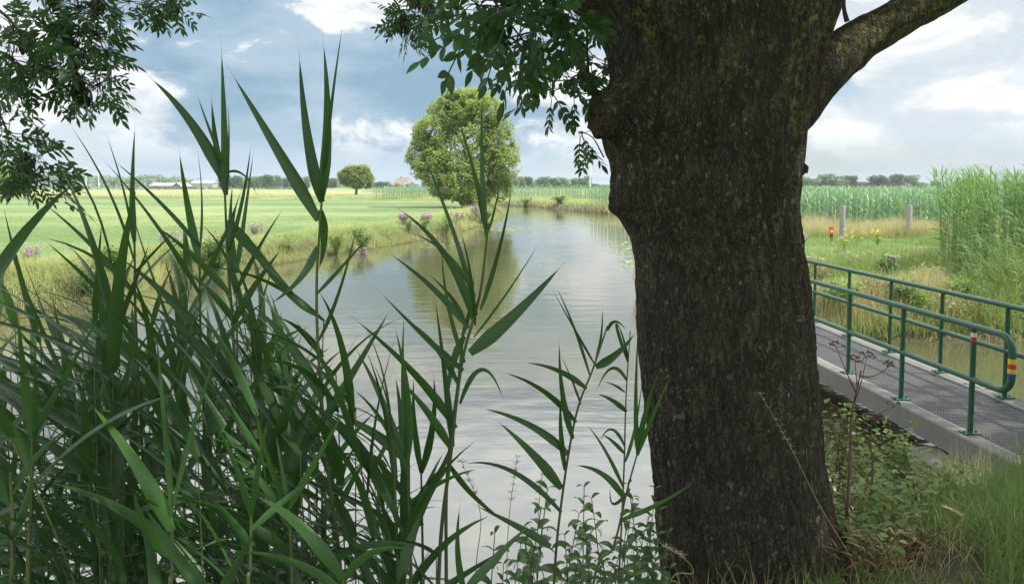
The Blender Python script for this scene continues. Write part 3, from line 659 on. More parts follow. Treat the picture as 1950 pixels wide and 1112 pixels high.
hero_reed([(650, 1112), (625, 900), (608, 700), (603, 540), (613, 375)], 1.5,
    [(613, 385, 575, 260, 568, 62, 25), (612, 380, 636, 220, 611, 45, 24), (614, 372, 626, 210, 660, 0, 13), (607, 420, 520, 270, 420, 105, 28), (611, 400, 626, 470, 602, 525, 22),
     (604, 470, 580, 545, 495, 590, 22), (603, 560, 660, 500, 720, 430, 9), (604, 600, 540, 560, 470, 470, 20), (606, 650, 655, 560, 690, 380, 9), (612, 760, 560, 640, 455, 560, 26), (615, 800, 680, 700, 760, 560, 20)],
    'tall dark green reed with three upright blades ending highest against the sky', 31)
hero_reed([(470, 1112), (455, 850), (443, 620), (434, 500), (428, 365)], 1.6,
    [(430, 372, 428, 240, 420, 50, 18), (430, 370, 405, 270, 402, 165, 17), (430, 352, 365, 205, 262, 130, 25), (429, 320, 398, 250, 370, 165, 9), (430, 330, 470, 310, 500, 400, 8),
     (432, 350, 440, 250, 432, 180, 6), (434, 420, 500, 500, 590, 590, 26), (434, 480, 470, 380, 480, 250, 10), (438, 560, 360, 470, 280, 420, 22), (442, 620, 480, 540, 552, 455, 18), (450, 760, 380, 640, 260, 560, 28)],
    'tall reed with a cluster of upright blades and one blade reaching up left', 32)
hero_reed([(285, 1112), (268, 800), (258, 600), (256, 455)], 1.7,
    [(256, 460, 246, 380, 260, 200, 15), (256, 560, 180, 460, 55, 365, 13), (258, 640, 190, 540, 50, 430, 16), (256, 500, 215, 340, 108, 205, 7), (257, 520, 300, 470, 345, 430, 8),
     (256, 470, 240, 350, 190, 225, 6), (262, 700, 190, 600, 60, 590, 20), (266, 760, 330, 640, 420, 560, 16)],
    'reed with a single narrow blade standing straight up before the field', 33)
hero_reed([(395, 1112), (388, 800), (382, 650), (380, 490)], 1.75,
    [(380, 498, 352, 380, 338, 262, 18), (380, 480, 392, 380, 372, 255, 8), (380, 560, 300, 410, 165, 270, 16), (380, 470, 300, 370, 190, 285, 10), (381, 540, 430, 460, 470, 330, 13), (384, 640, 330, 560, 200, 470, 22), (386, 700, 440, 620, 520, 560, 18)],
    'reed whose longest blades bend far left across the pale field', 34)
hero_reed([(462, 1112), (455, 800), (452, 700), (450, 540)], 1.9,
    [(449, 560, 428, 450, 447, 320, 17), (450, 520, 468, 400, 487, 258, 14), (450, 555, 500, 450, 552, 380, 15), (450, 500, 430, 440, 460, 360, 12), (452, 620, 400, 540, 330, 500, 18), (455, 700, 520, 640, 600, 620, 18)],
    'reed with paired upright blades just right of the clustered tall reed', 35)
hero_reed([(835, 1112), (858, 870), (880, 690), (914, 560), (930, 425)], 1.5,
    [(926, 450, 912, 300, 920, 142, 12), (925, 440, 910, 330, 858, 185, 15), (915, 590, 962, 460, 980, 320, 12), (908, 600, 872, 430, 775, 228, 12), (902, 610, 862, 450, 728, 380, 19),
     (905, 565, 860, 460, 758, 436, 10), (892, 625, 830, 540, 712, 462, 16), (895, 672, 990, 600, 1090, 482, 32), (902, 642, 970, 560, 1045, 432, 6), (882, 705, 800, 640, 700, 530, 19),
     (876, 768, 925, 620, 970, 800, 15), (885, 690, 835, 560, 842, 430, 13), (930, 440, 945, 400, 960, 300, 6), (868, 815, 800, 700, 640, 580, 24), (905, 620, 900, 500, 870, 420, 10), (862, 850, 850, 720, 822, 520, 18)],
    'large fan shaped reed between the round tree and the leaning trunk', 36)
hero_reed([(850, 1112), (852, 900), (872, 730), (886, 610)], 1.62,
    [(884, 640, 850, 700, 852, 790, 18), (872, 730, 830, 640, 760, 600, 16), (886, 620, 870, 560, 800, 510, 13), (856, 850, 820, 780, 740, 700, 20), (853, 880, 900, 960, 990, 1010, 16), (880, 640, 900, 590, 905, 500, 14)],
    'slim reed stem rising close behind the large fan shaped reed', 37)
hero_reed([(1055, 1112), (1070, 950), (1097, 790), (1130, 700), (1157, 620)], 1.9,
    [(1132, 693, 1090, 620, 1040, 530, 6), (1123, 714, 1090, 600, 1050, 530, 7), (1134, 687, 1150, 640, 1147, 570, 7), (1134, 699, 1180, 680, 1218, 622, 20), (1117, 740, 1060, 690, 984, 690, 14),
     (1091, 835, 1060, 740, 1066, 620, 16), (1097, 804, 1030, 720, 938, 705, 18), (1083, 866, 1010, 790, 890, 772, 19), (1069, 929, 1010, 850, 930, 788, 26), (1076, 895, 1062, 800, 1070, 740, 16),
     (1049, 1040, 990, 1000, 880, 950, 18), (1069, 975, 960, 850, 861, 890, 13), (1157, 630, 1170, 590, 1200, 640, 8), (1106, 770, 1090, 720, 1060, 660, 7)],
    'open reed with many left pointing blades before the bright water', 38, srad=0.0036)
hero_reed([(1130, 1112), (1168, 1040), (1195, 930), (1214, 862)], 1.8,
    [(1214, 866, 1225, 780, 1262, 685, 15), (1214, 866, 1250, 770, 1290, 690, 13), (1215, 866, 1205, 780, 1219, 560, 13), (1200, 930, 1150, 1000, 1165, 905, 8), (1180, 990, 1270, 960, 1345, 900, 11)],
    'short reed whose blades cross the left edge of the big trunk', 39, tint=0.72, srad=0.0034)
hero_reed([(1178, 1112), (1188, 900), (1192, 760), (1200, 630)], 2.1,
    [(1190, 747, 1165, 725, 1142, 727, 7), (1193, 784, 1165, 755, 1130, 748, 12), (1196, 690, 1150, 560, 1198, 660, 8), (1190, 864, 1160, 830, 1143, 826, 9), (1190, 951, 1150, 880, 1078, 886, 16),
     (1194, 725, 1160, 660, 1128, 770, 9), (1188, 930, 1150, 840, 1110, 800, 10), (1190, 850, 1160, 780, 1135, 860, 8), (1196, 690, 1190, 640, 1172, 610, 6), (1190, 880, 1215, 820, 1225, 700, 8)],
    'thin reed with small curling blades beside the trunk', 40, srad=0.003)
hero_reed([(56, 1190), (60, 950), (62, 828)], 1.35,
    [(62, 835, 42, 700, 30, 560, 26), (62, 832, 120, 720, 225, 540, 14), (60, 890, 20, 800, -30, 760, 26), (60, 880, 75, 760, 62, 610, 14)],
    'bright green reed with V shaped blades at the far left edge', 41, tint=0.82)
hero_reed([(328, 1190), (328, 1100), (328, 1000)], 1.2,
    [(327, 1010, 262, 860, 150, 745, 34), (328, 980, 312, 780, 292, 575, 16), (330, 960, 372, 780, 436, 600, 13), (327, 1060, 260, 1010, 250, 900, 26)],
    'bright green reed with one broad blade crossing the lower left', 42, tint=0.85)
hero_reed([(560, 1190), (555, 1060), (549, 965)], 1.3,
    [(549, 970, 500, 870, 478, 730, 15), (549, 968, 605, 870, 675, 750, 17), (552, 1000, 500, 900, 425, 860, 22), (552, 1010, 540, 900, 520, 800, 14)],
    'yellow green reed leaning low with two spreading blades', 43, tint=0.9)
hero_reed([(474, 1190), (476, 1080), (478, 980)], 1.25,
    [(478, 985, 455, 880, 395, 775, 17), (478, 985, 490, 880, 520, 760, 14), (476, 1040, 440, 980, 380, 930, 24), (477, 1010, 560, 930, 640, 880, 16)],
    'low bright reed left of the yellow green leaning one', 44, tint=0.78)
hero_reed([(785, 1190), (780, 1000), (775, 870)], 1.45,
    [(775, 880, 790, 740, 742, 590, 22), (775, 878, 700, 800, 606, 780, 24), (776, 860, 760, 720, 772, 560, 12), (776, 900, 730, 740, 662, 640, 18), (778, 960, 850, 900, 925, 890, 14), (776, 890, 715, 760, 660, 735, 16)],
    'bright reed with two wide blades left of the fan shaped reed', 45, tint=0.7)
hero_reed([(808, 1190), (805, 1050), (802, 895)], 1.7,
    [(802, 900, 840, 790, 822, 690, 18), (802, 900, 780, 780, 790, 700, 16), (803, 950, 860, 880, 870, 800, 14), (804, 1000, 750, 900, 700, 860, 20)],
    'reed with two folded upright blades low beside the open water', 46)
hero_reed([(640, 1300), (650, 1200), (655, 1100)], 1.05,
    [(652, 1110, 700, 1020, 800, 1050, 22), (652, 1100, 560, 960, 470, 940, 30), (655, 1130, 560, 1040, 400, 1050, 22)],
    'low foreground reed with an arching pale blade at the bottom', 47, tint=0.8)
hero_reed([(880, 1300), (880, 1200), (890, 1120)], 1.05,
    [(880, 1130, 960, 1040, 1025, 985, 22), (830, 1130, 900, 1080, 990, 1030, 18), (885, 1130, 860, 1040, 880, 940, 16)],
    'low foreground reed with a blade rising right at bottom centre', 48)
hero_reed([(420, 1300), (415, 1220), (410, 1150)], 0.95,
    [(410, 1150, 450, 1070, 500, 990, 26), (410, 1150, 330, 1060, 258, 935, 34), (300, 1200, 300, 1050, 255, 960, 30)],
    'low foreground reed with wide blades at the bottom left', 49)
hero_reed([(20, 1300), (24, 1050), (20, 900)], 1.2,
    [(22, 940, 60, 860, 150, 800, 20), (20, 960, -10, 880, -60, 830, 30), (24, 1020, 70, 930, 60, 860, 24)],
    'reed with broad dark blades at the lowest left corner', 50)

def reed_variant(seed, H=2.6, nl=13, wide=1.0, sunlit=False, az0=math.pi, spread=0.9, lo=0.3, k=9, one=False, pa=48, pb=34, ca=78, cb=62, long=1.0, back=0.27):
    r = np.random.default_rng(seed); bend = r.uniform(-0.12, 0.12, 2) + np.array([-0.10, 0])
    s = np.linspace(0, 1, 9); st = np.stack([bend[0] * s ** 2 * H * 0.8, bend[1] * s ** 2 * H * 0.8, s * H * 0.93], -1)
    ms = MB(); tube(ms, st, np.linspace(0.0048, 0.0022, 9) * (1.0 if not sunlit else 1.3), 6, mat=1 if one else 0, tint=r.random(), cap=False)
    hf = np.linspace(lo, 1, nl); Pb = np.stack([np.interp(hf, s, st[:, j]) for j in range(3)], -1)
    az = az0 + r.normal(0, spread, nl) + np.where(r.random(nl) < back, math.pi, 0)
    p0 = R(pa) + hf ** 2.5 * R(pb) + r.normal(0, 0.13, nl)
    cv = np.clip(R(ca) - hf ** 2 * R(cb) + r.normal(0, 0.3, nl), -0.1, 2.6)
    L = long * r.uniform(0.36, 0.56, nl) * (1 - 0.25 * (hf < 0.45)); Wd = r.uniform(0.020, 0.033, nl) * wide
    m = ms if one else MB()
    blades(m, Pb, az, p0, cv, L, Wd, k, P_REED(np.linspace(0, 1, k + 1)), r.normal(0, 0.6, nl), 0.3, 0, np.where(r.random(nl) < 0.012, 1.0, np.clip(r.uniform(0, 1) * 0.5 + r.uniform(0, 0.42, nl), 0, 0.93)))
    return ms, m
RH = 2.6; proto = []
for v in range(14):
    a, b = reed_variant(100 + v, RH, nl=17, wide=1.8, long=1.22, spread=0.6, pa=18 + (v % 5) * 8, pb=(30, 14, 42)[v % 3], ca=85 - (v % 4) * 18, cb=40 - (v % 4) * 10, lo=0.12, back=0.25)
    proto.append((a.mesh('stem', M['reedstem']), b.mesh('foliage', M['reed'])))
r = np.random.default_rng(77)
def topy(x):      # how high the thicket reaches, as seen in the photograph
    return np.interp(x, [-200, 0, 130, 300, 450, 560, 640, 720, 800, 880], [500, 500, 525, 540, 570, 630, 700, 800, 930, 1080])
cnt = 0
for i_ in range(150):
    f_ = i_ / 150
    x = r.uniform(-180, 830) if i_ % 3 else r.uniform(-180, 560)
    Y = 1.3 + 2.0 * r.random() ** 1.3
    yt = topy(x) + abs(r.normal(0, 1)) * 190 + (0 if i_ % 5 else -60)
    tp = px(x, yt, Y); bx_, by_ = tp.x + 0.15, Y; gz_ = min(gz1(bx_, by_), 0.9)
    H = tp.z - gz_; 
    if H < 0.9: continue
    sc = min(1.25, max(0.55, H / RH)); z0 = tp.z - sc * RH
    z0 = max(z0, gz_ - 0.35) if z0 > gz_ else z0
    lab = 'dense dark green reed in the thicket at the lower left' if x < 420 else 'dark green reed in the thicket left of the open water'
    o = empty('reed', (bx_, by_, min(z0, gz_ - 0.02) if z0 > gz_ else z0), lab, 'reed', 'reeds of the left thicket' if x < 420 else 'reeds of the middle thicket', rz=r.normal(0, 0.45))
    if z0 > gz_:  # stretch the stem so that it stands in the ground
        sc = (tp.z - (gz_ - 0.02)) / RH
        o.location.z = gz_ - 0.02
    o.scale = (sc, sc, sc)
    a, b = proto[i_ % 14]
    for nm, me in (('stem', a), ('foliage', b)):
        c = bpy.data.objects.new(nm, me); COL.objects.link(c); c.parent = o
    cnt += 1
print('reeds', cnt)

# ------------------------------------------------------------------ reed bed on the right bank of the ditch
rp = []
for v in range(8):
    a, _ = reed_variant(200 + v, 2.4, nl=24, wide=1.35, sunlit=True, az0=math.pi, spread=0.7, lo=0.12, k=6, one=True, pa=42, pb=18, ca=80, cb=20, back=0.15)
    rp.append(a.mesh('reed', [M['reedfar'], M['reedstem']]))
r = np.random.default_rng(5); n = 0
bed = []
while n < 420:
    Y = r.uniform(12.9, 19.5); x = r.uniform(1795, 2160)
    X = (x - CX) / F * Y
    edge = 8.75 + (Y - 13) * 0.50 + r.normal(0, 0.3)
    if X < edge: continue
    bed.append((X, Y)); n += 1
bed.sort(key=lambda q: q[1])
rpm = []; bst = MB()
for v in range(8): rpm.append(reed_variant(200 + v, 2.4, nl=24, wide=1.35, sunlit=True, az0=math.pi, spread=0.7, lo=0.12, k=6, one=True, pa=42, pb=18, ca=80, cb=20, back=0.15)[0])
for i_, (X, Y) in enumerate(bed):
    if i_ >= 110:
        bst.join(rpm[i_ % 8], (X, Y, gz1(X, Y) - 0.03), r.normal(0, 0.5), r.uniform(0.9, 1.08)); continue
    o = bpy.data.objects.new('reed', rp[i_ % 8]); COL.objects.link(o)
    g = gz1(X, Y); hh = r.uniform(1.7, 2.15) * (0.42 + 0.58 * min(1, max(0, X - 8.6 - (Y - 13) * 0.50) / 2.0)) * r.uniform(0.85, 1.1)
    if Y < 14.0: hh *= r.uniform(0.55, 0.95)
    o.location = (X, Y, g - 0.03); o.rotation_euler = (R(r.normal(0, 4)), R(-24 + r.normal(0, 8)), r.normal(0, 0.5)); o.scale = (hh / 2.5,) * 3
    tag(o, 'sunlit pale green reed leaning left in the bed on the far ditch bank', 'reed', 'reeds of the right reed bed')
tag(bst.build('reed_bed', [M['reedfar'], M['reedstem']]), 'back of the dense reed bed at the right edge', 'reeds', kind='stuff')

# ------------------------------------------------------------------ maize field
def corn_variant(seed, nl=11, k=5, lean=0):
    r = np.random.default_rng(seed); m = MB(); H = 1.75
    tube(m, [(0, 0, 0), (0.01, 0, H * 0.5), (0.0, 0.01, H)], [0.016, 0.012, 0.006], 5, tint=0.3, cap=False)
    hf = np.linspace(0.12, 1, nl); base = r.random() * 3.14
    az = base + np.arange(nl) * math.pi + r.normal(0, 0.35, nl)
    blades(m, np.stack([0 * hf, 0 * hf, hf * H], -1), az, R(58) + hf * R(18) + r.normal(0, 0.1, nl), R(105) - hf ** 2 * R(40) + r.normal(0, 0.2, nl), r.uniform(0.6, 0.85, nl) * (1 - 0.3 * (hf > 0.85)),
           r.uniform(0.065, 0.095, nl), k, P_REED(np.linspace(0, 1, k + 1)), r.normal(0, 0.4, nl), 0.25, 0, r.uniform(0.1, 1, nl))
    return m
cv = [corn_variant(300 + i_) for i_ in range(8)]; cvm = [m.mesh('corn_plant', M['corn']) for m in cv]
r = np.random.default_rng(6); pl_ = []
for row in range(34):
    Y = 30.2 + row * 0.75 + (0.0 if row < 12 else (row - 12) * 0.9)
    stepx = 0.24 if row < 6 else 0.36
    X = 8.0
    while X < (1990 - CX) / F * Y + 1.2:
        X += stepx * r.uniform(0.8, 1.2); pl_.append((X, Y + r.normal(0, 0.06)))
vis = [p for p in pl_ if (p[0] / p[1] * F + CX) > 1490]
vis.sort(key=lambda p: p[1]); singles = vis[:300]; ss_ = set(singles); rest = [p for p in pl_ if p not in ss_]
for i_, (X, Y) in enumerate(singles):
    o = bpy.data.objects.new('corn_plant', cvm[i_ % 8]); COL.objects.link(o); o.location = (X, Y, gz1(X, Y) - 0.02)
    o.rotation_euler = (0, 0, r.random() * 6.28); o.scale = (1, 1, r.uniform(0.82, 0.95))
    tag(o, 'green maize plant in the front rows behind the fence posts', 'maize plant', 'maize plants in the front rows')
big = MB()
lo_cv = [corn_variant(400 + i_, 7, 3) for i_ in range(6)]
for (X, Y) in rest: big.join((cv if Y < 34 else lo_cv)[r.integers(0, 6)], (X, Y, 0.8), r.random() * 6.28, r.uniform(0.85, 0.97))
for row in range(16):                                      # the part seen left of the trunk, beyond the bend
    Y0 = 99 + row * 1.6
    for X in np.arange(-22, 40, 0.42 + row * 0.02): big.join(lo_cv[r.integers(0, 6)], (X + r.normal(0, 0.05), Y0 + r.normal(0, 0.1) - (X + 3) * 0.45 * (X < 14) - (17 * 0.45) * (X >= 14), 0.72), r.random() * 6.28, r.uniform(0.80, 0.95) * (1 + 0.012 * row))
for row in range(7):
    Y0 = 172 + row * 2.2
    for X in np.arange(-38, 0, 0.55): big.join(lo_cv[r.integers(0, 6)], (X + r.normal(0, 0.1), Y0 + r.normal(0, 0.3), 0.6), r.random() * 6.28, r.uniform(0.72, 0.9))
tag(big.build('maize_field', M['corn']), 'dense green maize standing beyond the front rows and past the river bend', 'maize', kind='stuff')

# ------------------------------------------------------------------ grasses (stuff)
def scatter(n, fn, seed):
    r = np.random.default_rng(seed); x, y = fn(r, n); d = sdist(x, y); k = d > 0.03; x, y, d = x[k], y[k], d[k]
    return np.stack([x, y, height(x, y, d) - 0.02], -1), d, r
def in_view(x, y, lo=-80, hi=2040): u_ = x / np.maximum(y, 0.3) * F + CX; return (u_ > lo) & (u_ < hi)
# meadow behind the bridge
P, d, r = scatter(90000, lambda r, n: (r.uniform(3, 24, n), 12.4 + 16.5 * r.random(n) ** 1.25), 51)
k = in_view(P[:, 0], P[:, 1], 1440) ; P = P[k]; d = d[k]; n = len(P)
cl = fbm(P * np.array([0.9, 0.9, 0]), 3, 4); lawn = sms(17.0, 19.5, P[:, 1] + (cl - .5) * 4) * (1 - sms(25.0, 26.0, P[:, 1]))
path = lawn * (1 - sms(11.5, 14, P[:, 0] - (P[:, 1] - 18) * 0.3))
L = (0.10 + 0.85 * sms(0.3, 0.75, cl) * r.uniform(0.4, 1.1, n) + 0.12 * r.random(n)) * (1 - 0.62 * path) * np.where(d < 1.6, 1.25, 1)
mb = MB(); tt = np.clip(cl * 0.9 - 0.16 + r.normal(0, 0.16, n) + 0.22 * (1 - path) * (r.random(n) < 0.45), 0, 1)
blades(mb, P, r.random(n) * 6.28, R(70) + r.normal(0, 0.3, n), R(100) * r.random(n), L, 0.011 + 0.006 * r.random(n), 3, P_GRASS(np.linspace(0, 1, 4)), tint=tt)
tag(mb.build('meadow_grass', M['grass']), 'rough meadow grass on the bank behind the green railings', 'grass', kind='stuff')
# tall dry grass along the fence and by the ditch edge
P1, d1, r = scatter(16000, lambda r, n: (r.uniform(9, 24, n), 26.2 + 3.2 * r.random(n)), 52)
P2, d2, _ = scatter(6000, lambda r, n: (r.uniform(4.8, 8.6, n), 12.5 + 1.1 * r.random(n)), 53)
P = np.concatenate([P1, P2]); n = len(P); mb = MB(); cl = fbm(P * np.array([0.7, 0.7, 0]), 3, 8)
hgt = np.concatenate([np.full(len(P1), 0.82), np.full(len(P2), 0.42)])
blades(mb, P, r.random(n) * 6.28, R(80) + r.normal(0, 0.15, n), R(45) * r.random(n), hgt * (0.45 + 0.9 * cl) * r.uniform(0.7, 1.15, n), 0.012, 3, P_GRASS(np.linspace(0, 1, 4)), tint=np.clip(cl + r.normal(0, 0.15, n), 0, 1))
tag(mb.build('dry_grass', M['grassdry']), 'straw coloured tall grass along the fence posts', 'grass', kind='stuff')
# banks of the river, left field side and beyond the bend
def along(r, n, i0, i1, wd):
    seg = POLY[i0:i1 + 1]; ln = np.hypot(*(seg[1:] - seg[:-1]).T); t = r.random(n) * ln.sum(); cs = np.concatenate([[0], np.cumsum(ln)]); j = np.clip(np.searchsorted(cs, t) - 1, 0, len(ln) - 1)
    f_ = (t - cs[j]) / ln[j]; p = seg[j] + (seg[j + 1] - seg[j]) * f_[:, None]; nv = (seg[j + 1] - seg[j]) / ln[j][:, None]
    o = r.uniform(-0.2, 1, n) * wd; return p[:, 0] - nv[:, 1] * o, p[:, 1] + nv[:, 0] * o
mb = MB()
for (i0, i1, n, wd, h0, seed, ww) in ((2, 8, 52000, 2.6, 0.62, 61, 0.014), (7, 14, 30000, 3.0, 0.75, 62, 0.022), (17, 24, 40000, 5.0, 0.95, 63, 0.035), (24, 29, 9000, 1.5, 0.7, 64, 0.018), (28, 33, 14000, 1.0, 0.62, 65, 0.011), (36, 41, 6000, 0.7, 0.35, 67, 0.008)):
    P, d, r = scatter(n, lambda r, n: along(r, n, i0, i1, wd), seed)
    n = len(P); cl = fbm(P * np.array([0.45, 0.45, 0]) * (1 if i0 < 17 else 0.4), 3, 8)
    fall = 1 - 0.55 * sms(1.2, 2.6, d) if i0 < 15 else 1.0
    blades(mb, P, r.random(n) * 6.28, R(66) + r.normal(0, 0.32, n), R(125) * r.random(n), h0 * (0.25 + 1.9 * cl ** 2) * r.uniform(0.6, 1.2, n) * fall, ww, 3, P_GRASS(np.linspace(0, 1, 4)), tint=np.clip(cl * 1.5 - 0.36 + r.normal(0, 0.17, n), 0, 0.99))
tag(mb.build('bank_grass', M['bankgrass']), 'mixed green and straw grass fringing the river banks', 'grass', kind='stuff')
# short blades over the nearer field
P, d, r = scatter(60000, lambda r, n: ((r.uniform(-40, 950, n) - CX) / F * (y := 15.5 + 30 * r.random(n) ** 1.4), y), 66)
k = d > 1.2; P = P[k]; n = len(P); mb = MB(); cl = fbm(P * np.array([0.3, 0.3, 0]), 3, 5)
blades(mb, P, r.random(n) * 6.28, R(75), R(60), 0.06 + 0.09 * cl, 0.012, 2, P_GRASS(np.linspace(0, 1, 3)), tint=np.clip(cl * 0.9, 0, 0.8))
tag(mb.build('field_grass', M['grass']), 'short green grass of the field across the river', 'grass', kind='stuff')
# near bank
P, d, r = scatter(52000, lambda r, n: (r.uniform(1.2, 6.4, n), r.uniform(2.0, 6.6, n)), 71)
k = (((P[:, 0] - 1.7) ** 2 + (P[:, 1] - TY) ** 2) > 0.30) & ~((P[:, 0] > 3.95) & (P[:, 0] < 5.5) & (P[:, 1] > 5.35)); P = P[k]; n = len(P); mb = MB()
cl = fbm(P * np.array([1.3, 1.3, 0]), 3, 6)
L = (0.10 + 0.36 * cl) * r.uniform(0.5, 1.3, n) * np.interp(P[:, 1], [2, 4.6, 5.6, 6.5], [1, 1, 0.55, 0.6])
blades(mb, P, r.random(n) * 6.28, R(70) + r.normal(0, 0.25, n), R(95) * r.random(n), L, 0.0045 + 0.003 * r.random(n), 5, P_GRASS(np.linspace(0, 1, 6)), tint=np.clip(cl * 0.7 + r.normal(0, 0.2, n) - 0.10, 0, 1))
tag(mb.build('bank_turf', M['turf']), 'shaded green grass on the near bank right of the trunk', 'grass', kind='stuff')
P, d, r = scatter(4200, lambda r, n: (r.uniform(-0.6, 2.9, n), r.uniform(1.9, 4.8, n)), 72)
n = len(P); mb = MB(); cl = fbm(P * np.array([1.3, 1.3, 0]), 3, 6)
blades(mb, P, r.random(n) * 6.28, R(70) + r.normal(0, 0.3, n), R(110) * r.random(n), 0.12 + 0.35 * cl * r.random(n), 0.004, 5, P_GRASS(np.linspace(0, 1, 6)), tint=np.clip(cl + r.normal(0, 0.2, n), 0, 1))
tag(mb.build('undergrowth', M['grassdry']), 'straw and faded stalks around the foot of the trunk', 'grass', kind='stuff')
# lily pads
r = np.random.default_rng(81); mb = MB(); th8 = np.linspace(0.25, 6.03, 9)
for (x, y, sx, sy, n) in ((960, 412, 30, 2.0, 260), (965, 437, 34, 3.0, 200), (1190, 425, 40, 3.5, 240), (1190, 470, 16, 6, 50), (1205, 500, 14, 8, 30), (1000, 398, 60, 1.2, 220), (830, 468, 20, 3, 30)):
    for _ in range(n):
        yy = max(y + r.normal(0, sy), 396); xx = x + r.normal(0, sx); Y = CAMZ * F / (yy - 352); X = (xx - CX) / F * Y
        rr_ = r.uniform(0.06, 0.13); ro = r.random() * 6.28
        if sdist(np.array([X]), np.array([Y]))[0] > 0: continue
        V = [(X, Y, 0.008)] + [(X + rr_ * math.cos(a + ro), Y + rr_ * math.sin(a + ro), 0.012 + 0.004 * math.sin(3 * a)) for a in th8]
        mb.add(V, [(0, j, j + 1) for j in range(1, 9)], 0, r.random())
tag(mb.build('lily_pads', M['pad']), 'yellow green floating leaves in flat patches on the river', 'water plants', kind='stuff')

# ------------------------------------------------------------------ nettles and weeds by the trunk
def nettle_variant(seed, H=0.95, big=1.0):
    r = np.random.default_rng(seed); ms = MB(); bend = r.uniform(-0.12, 0.12, 2); nn_ = 11
    s = np.linspace(0, 1, 7); st = np.stack([bend[0] * s ** 2, bend[1] * s ** 2, s * H], -1); tube(ms, st, np.linspace(0.004, 0.0018, 7), 6, tint=r.random(), cap=False)
    m = MB(); hf = np.repeat(np.linspace(0.22, 1, nn_), 2); Pb = np.stack([np.interp(hf, s, st[:, j]) for j in range(3)], -1)
    az = np.repeat(np.arange(nn_) * 1.57 + r.random(), 2) + np.tile([0, math.pi], nn_) + r.normal(0, 0.2, 2 * nn_)
    ll = 0.135 * big * (1 - 0.62 * hf ** 3) * r.uniform(0.8, 1.2, 2 * nn_)
    pr = P_LEAF(np.linspace(0, 1, 7)); pr = pr * np.array([1, 1, .92, 1.05, .9, 1.05, 1]); pr[0] = 0.12; pr[-1] = 0.03
    blades(m, Pb, az, R(22) + hf ** 3 * R(30), R(95), ll, ll * 0.36, 6, pr, r.normal(0, 0.3, 2 * nn_), 0.25, 0, r.uniform(0.1, 0.8, 2 * nn_))
    n = 26; j = r.integers(6, 2 * nn_ - 4, n)
    blades(m, Pb[j], r.random(n) * 6.28, R(10), R(110), 0.05, 0.004, 3, np.ones(4), tint=0.9)
    return ms.mesh('stem', M['reedstem']), m.mesh('leaves', M['nettle'])
nv = [nettle_variant(500 + i_) for i_ in range(7)]
r = np.random.default_rng(92)
spots = [(925, 985, 2.5), (960, 1010, 2.2), (990, 950, 2.9), (1010, 925, 3.0), (1035, 990, 2.3), (1060, 960, 2.6), (1090, 1000, 2.2), (1110, 935, 2.8), (1130, 975, 2.4), (1155, 930, 2.7), (1175, 985, 2.2), (1200, 945, 2.5), (1225, 905, 2.7),
         (1240, 960, 2.4), (1215, 1020, 2.1), (1150, 1040, 2.0), (1080, 1050, 2.0), (1000, 1060, 2.0), (1245, 1020, 2.2), (1190, 1060, 1.9), (1120, 1080, 1.9), (950, 1080, 1.9), (1040, 1090, 1.8), (1255, 1080, 2.0),
         (1180, 940, 3.0), (1140, 1010, 2.6), (1070, 1020, 2.7), (1020, 1020, 2.6), (1230, 930, 2.9), (1205, 990, 2.8), (1260, 1040, 2.35)]
for i_, (x, y, Y) in enumerate(spots):
    t_ = px(x, y, Y); g = gz1(t_.x, Y); sc = max(0.4, (t_.z - g) / 0.95)
    lab = 'leafy green nettle among the others between the reeds and the trunk' if i_ not in (12, 28) else 'tall nettle whose tip stands highest against the left edge of the trunk' if i_ == 12 else 'nettle just behind the tallest one at the left edge of the trunk'
    o = empty('nettle', (t_.x, Y, g - 0.02), lab, 'nettle', 'nettles beside the trunk', rz=r.random() * 6.28); o.scale = (min(sc, 1.25), min(sc, 1.25), sc)
    for nm, me in zip(('stem', 'leaves'), nv[i_ % 7]): c = bpy.data.objects.new(nm, me); COL.objects.link(c); c.parent = o
# bramble and mixed weeds right of the trunk, shrubs at the ditch
def bush(name, loc_, rx, rz_, nst, nlf, leaf, label, cat, seed, mt='shrub', group=None, stem=True, lw=0.55, up=0.9, sm='deadstem', heads=None, vary=False):
    r = np.random.default_rng(seed); root = empty(name, loc_, label, cat, group)
    ms = MB(); m = MB(); Pl = []
    for i_ in range(nst):
        az = r.random() * 6.28; L = rz_ * (r.uniform(0.75, 1.12) if not vary else r.uniform(0.45, 1.12)); sp = rx * r.uniform(0.2, 1.0); k = 7; s = np.linspace(0, 1, k)
        wob_ = r.normal(0, 0.04, (k, 3)) * rz_; wob_[0] = 0
        st = np.stack([math.cos(az) * sp * s ** 1.3, math.sin(az) * sp * s ** 1.3, L * np.sin(s * 1.57) ** up], -1) + wob_
        tube(ms, st, np.linspace(0.006, 0.002, k) * max(0.6, rz_), 5, tint=r.random(), cap=False)
        q_ = r.random(nlf // nst) ** 0.7; Pl.append(np.stack([np.interp(q_, s, st[:, j]) for j in range(3)], -1))
        if heads: heads(m, st[-1], r)
    Pl = np.concatenate(Pl) + r.normal(0, leaf * 0.8, (sum(len(p) for p in Pl), 3)); n = len(Pl); Pl[:, 2] = np.maximum(Pl[:, 2], 0.02)
    pr = P_LEAF(np.linspace(0, 1, 4)); pr[-1] = 0.03
    blades(m, Pl, r.random(n) * 6.28, r.normal(0.5, 0.45, n), R(60), leaf * r.uniform(0.6, 1.3, n), leaf * lw, 3, pr, r.normal(0, 0.5, n), 0.2, 0, r.uniform(0, 0.85, n))
    if stem: ms.build('stem', M[sm], root)
    m.build('leaves', [M[mt], M['pink'], M['palepink'], M['yellow']], root); return root
r = np.random.default_rng(14)
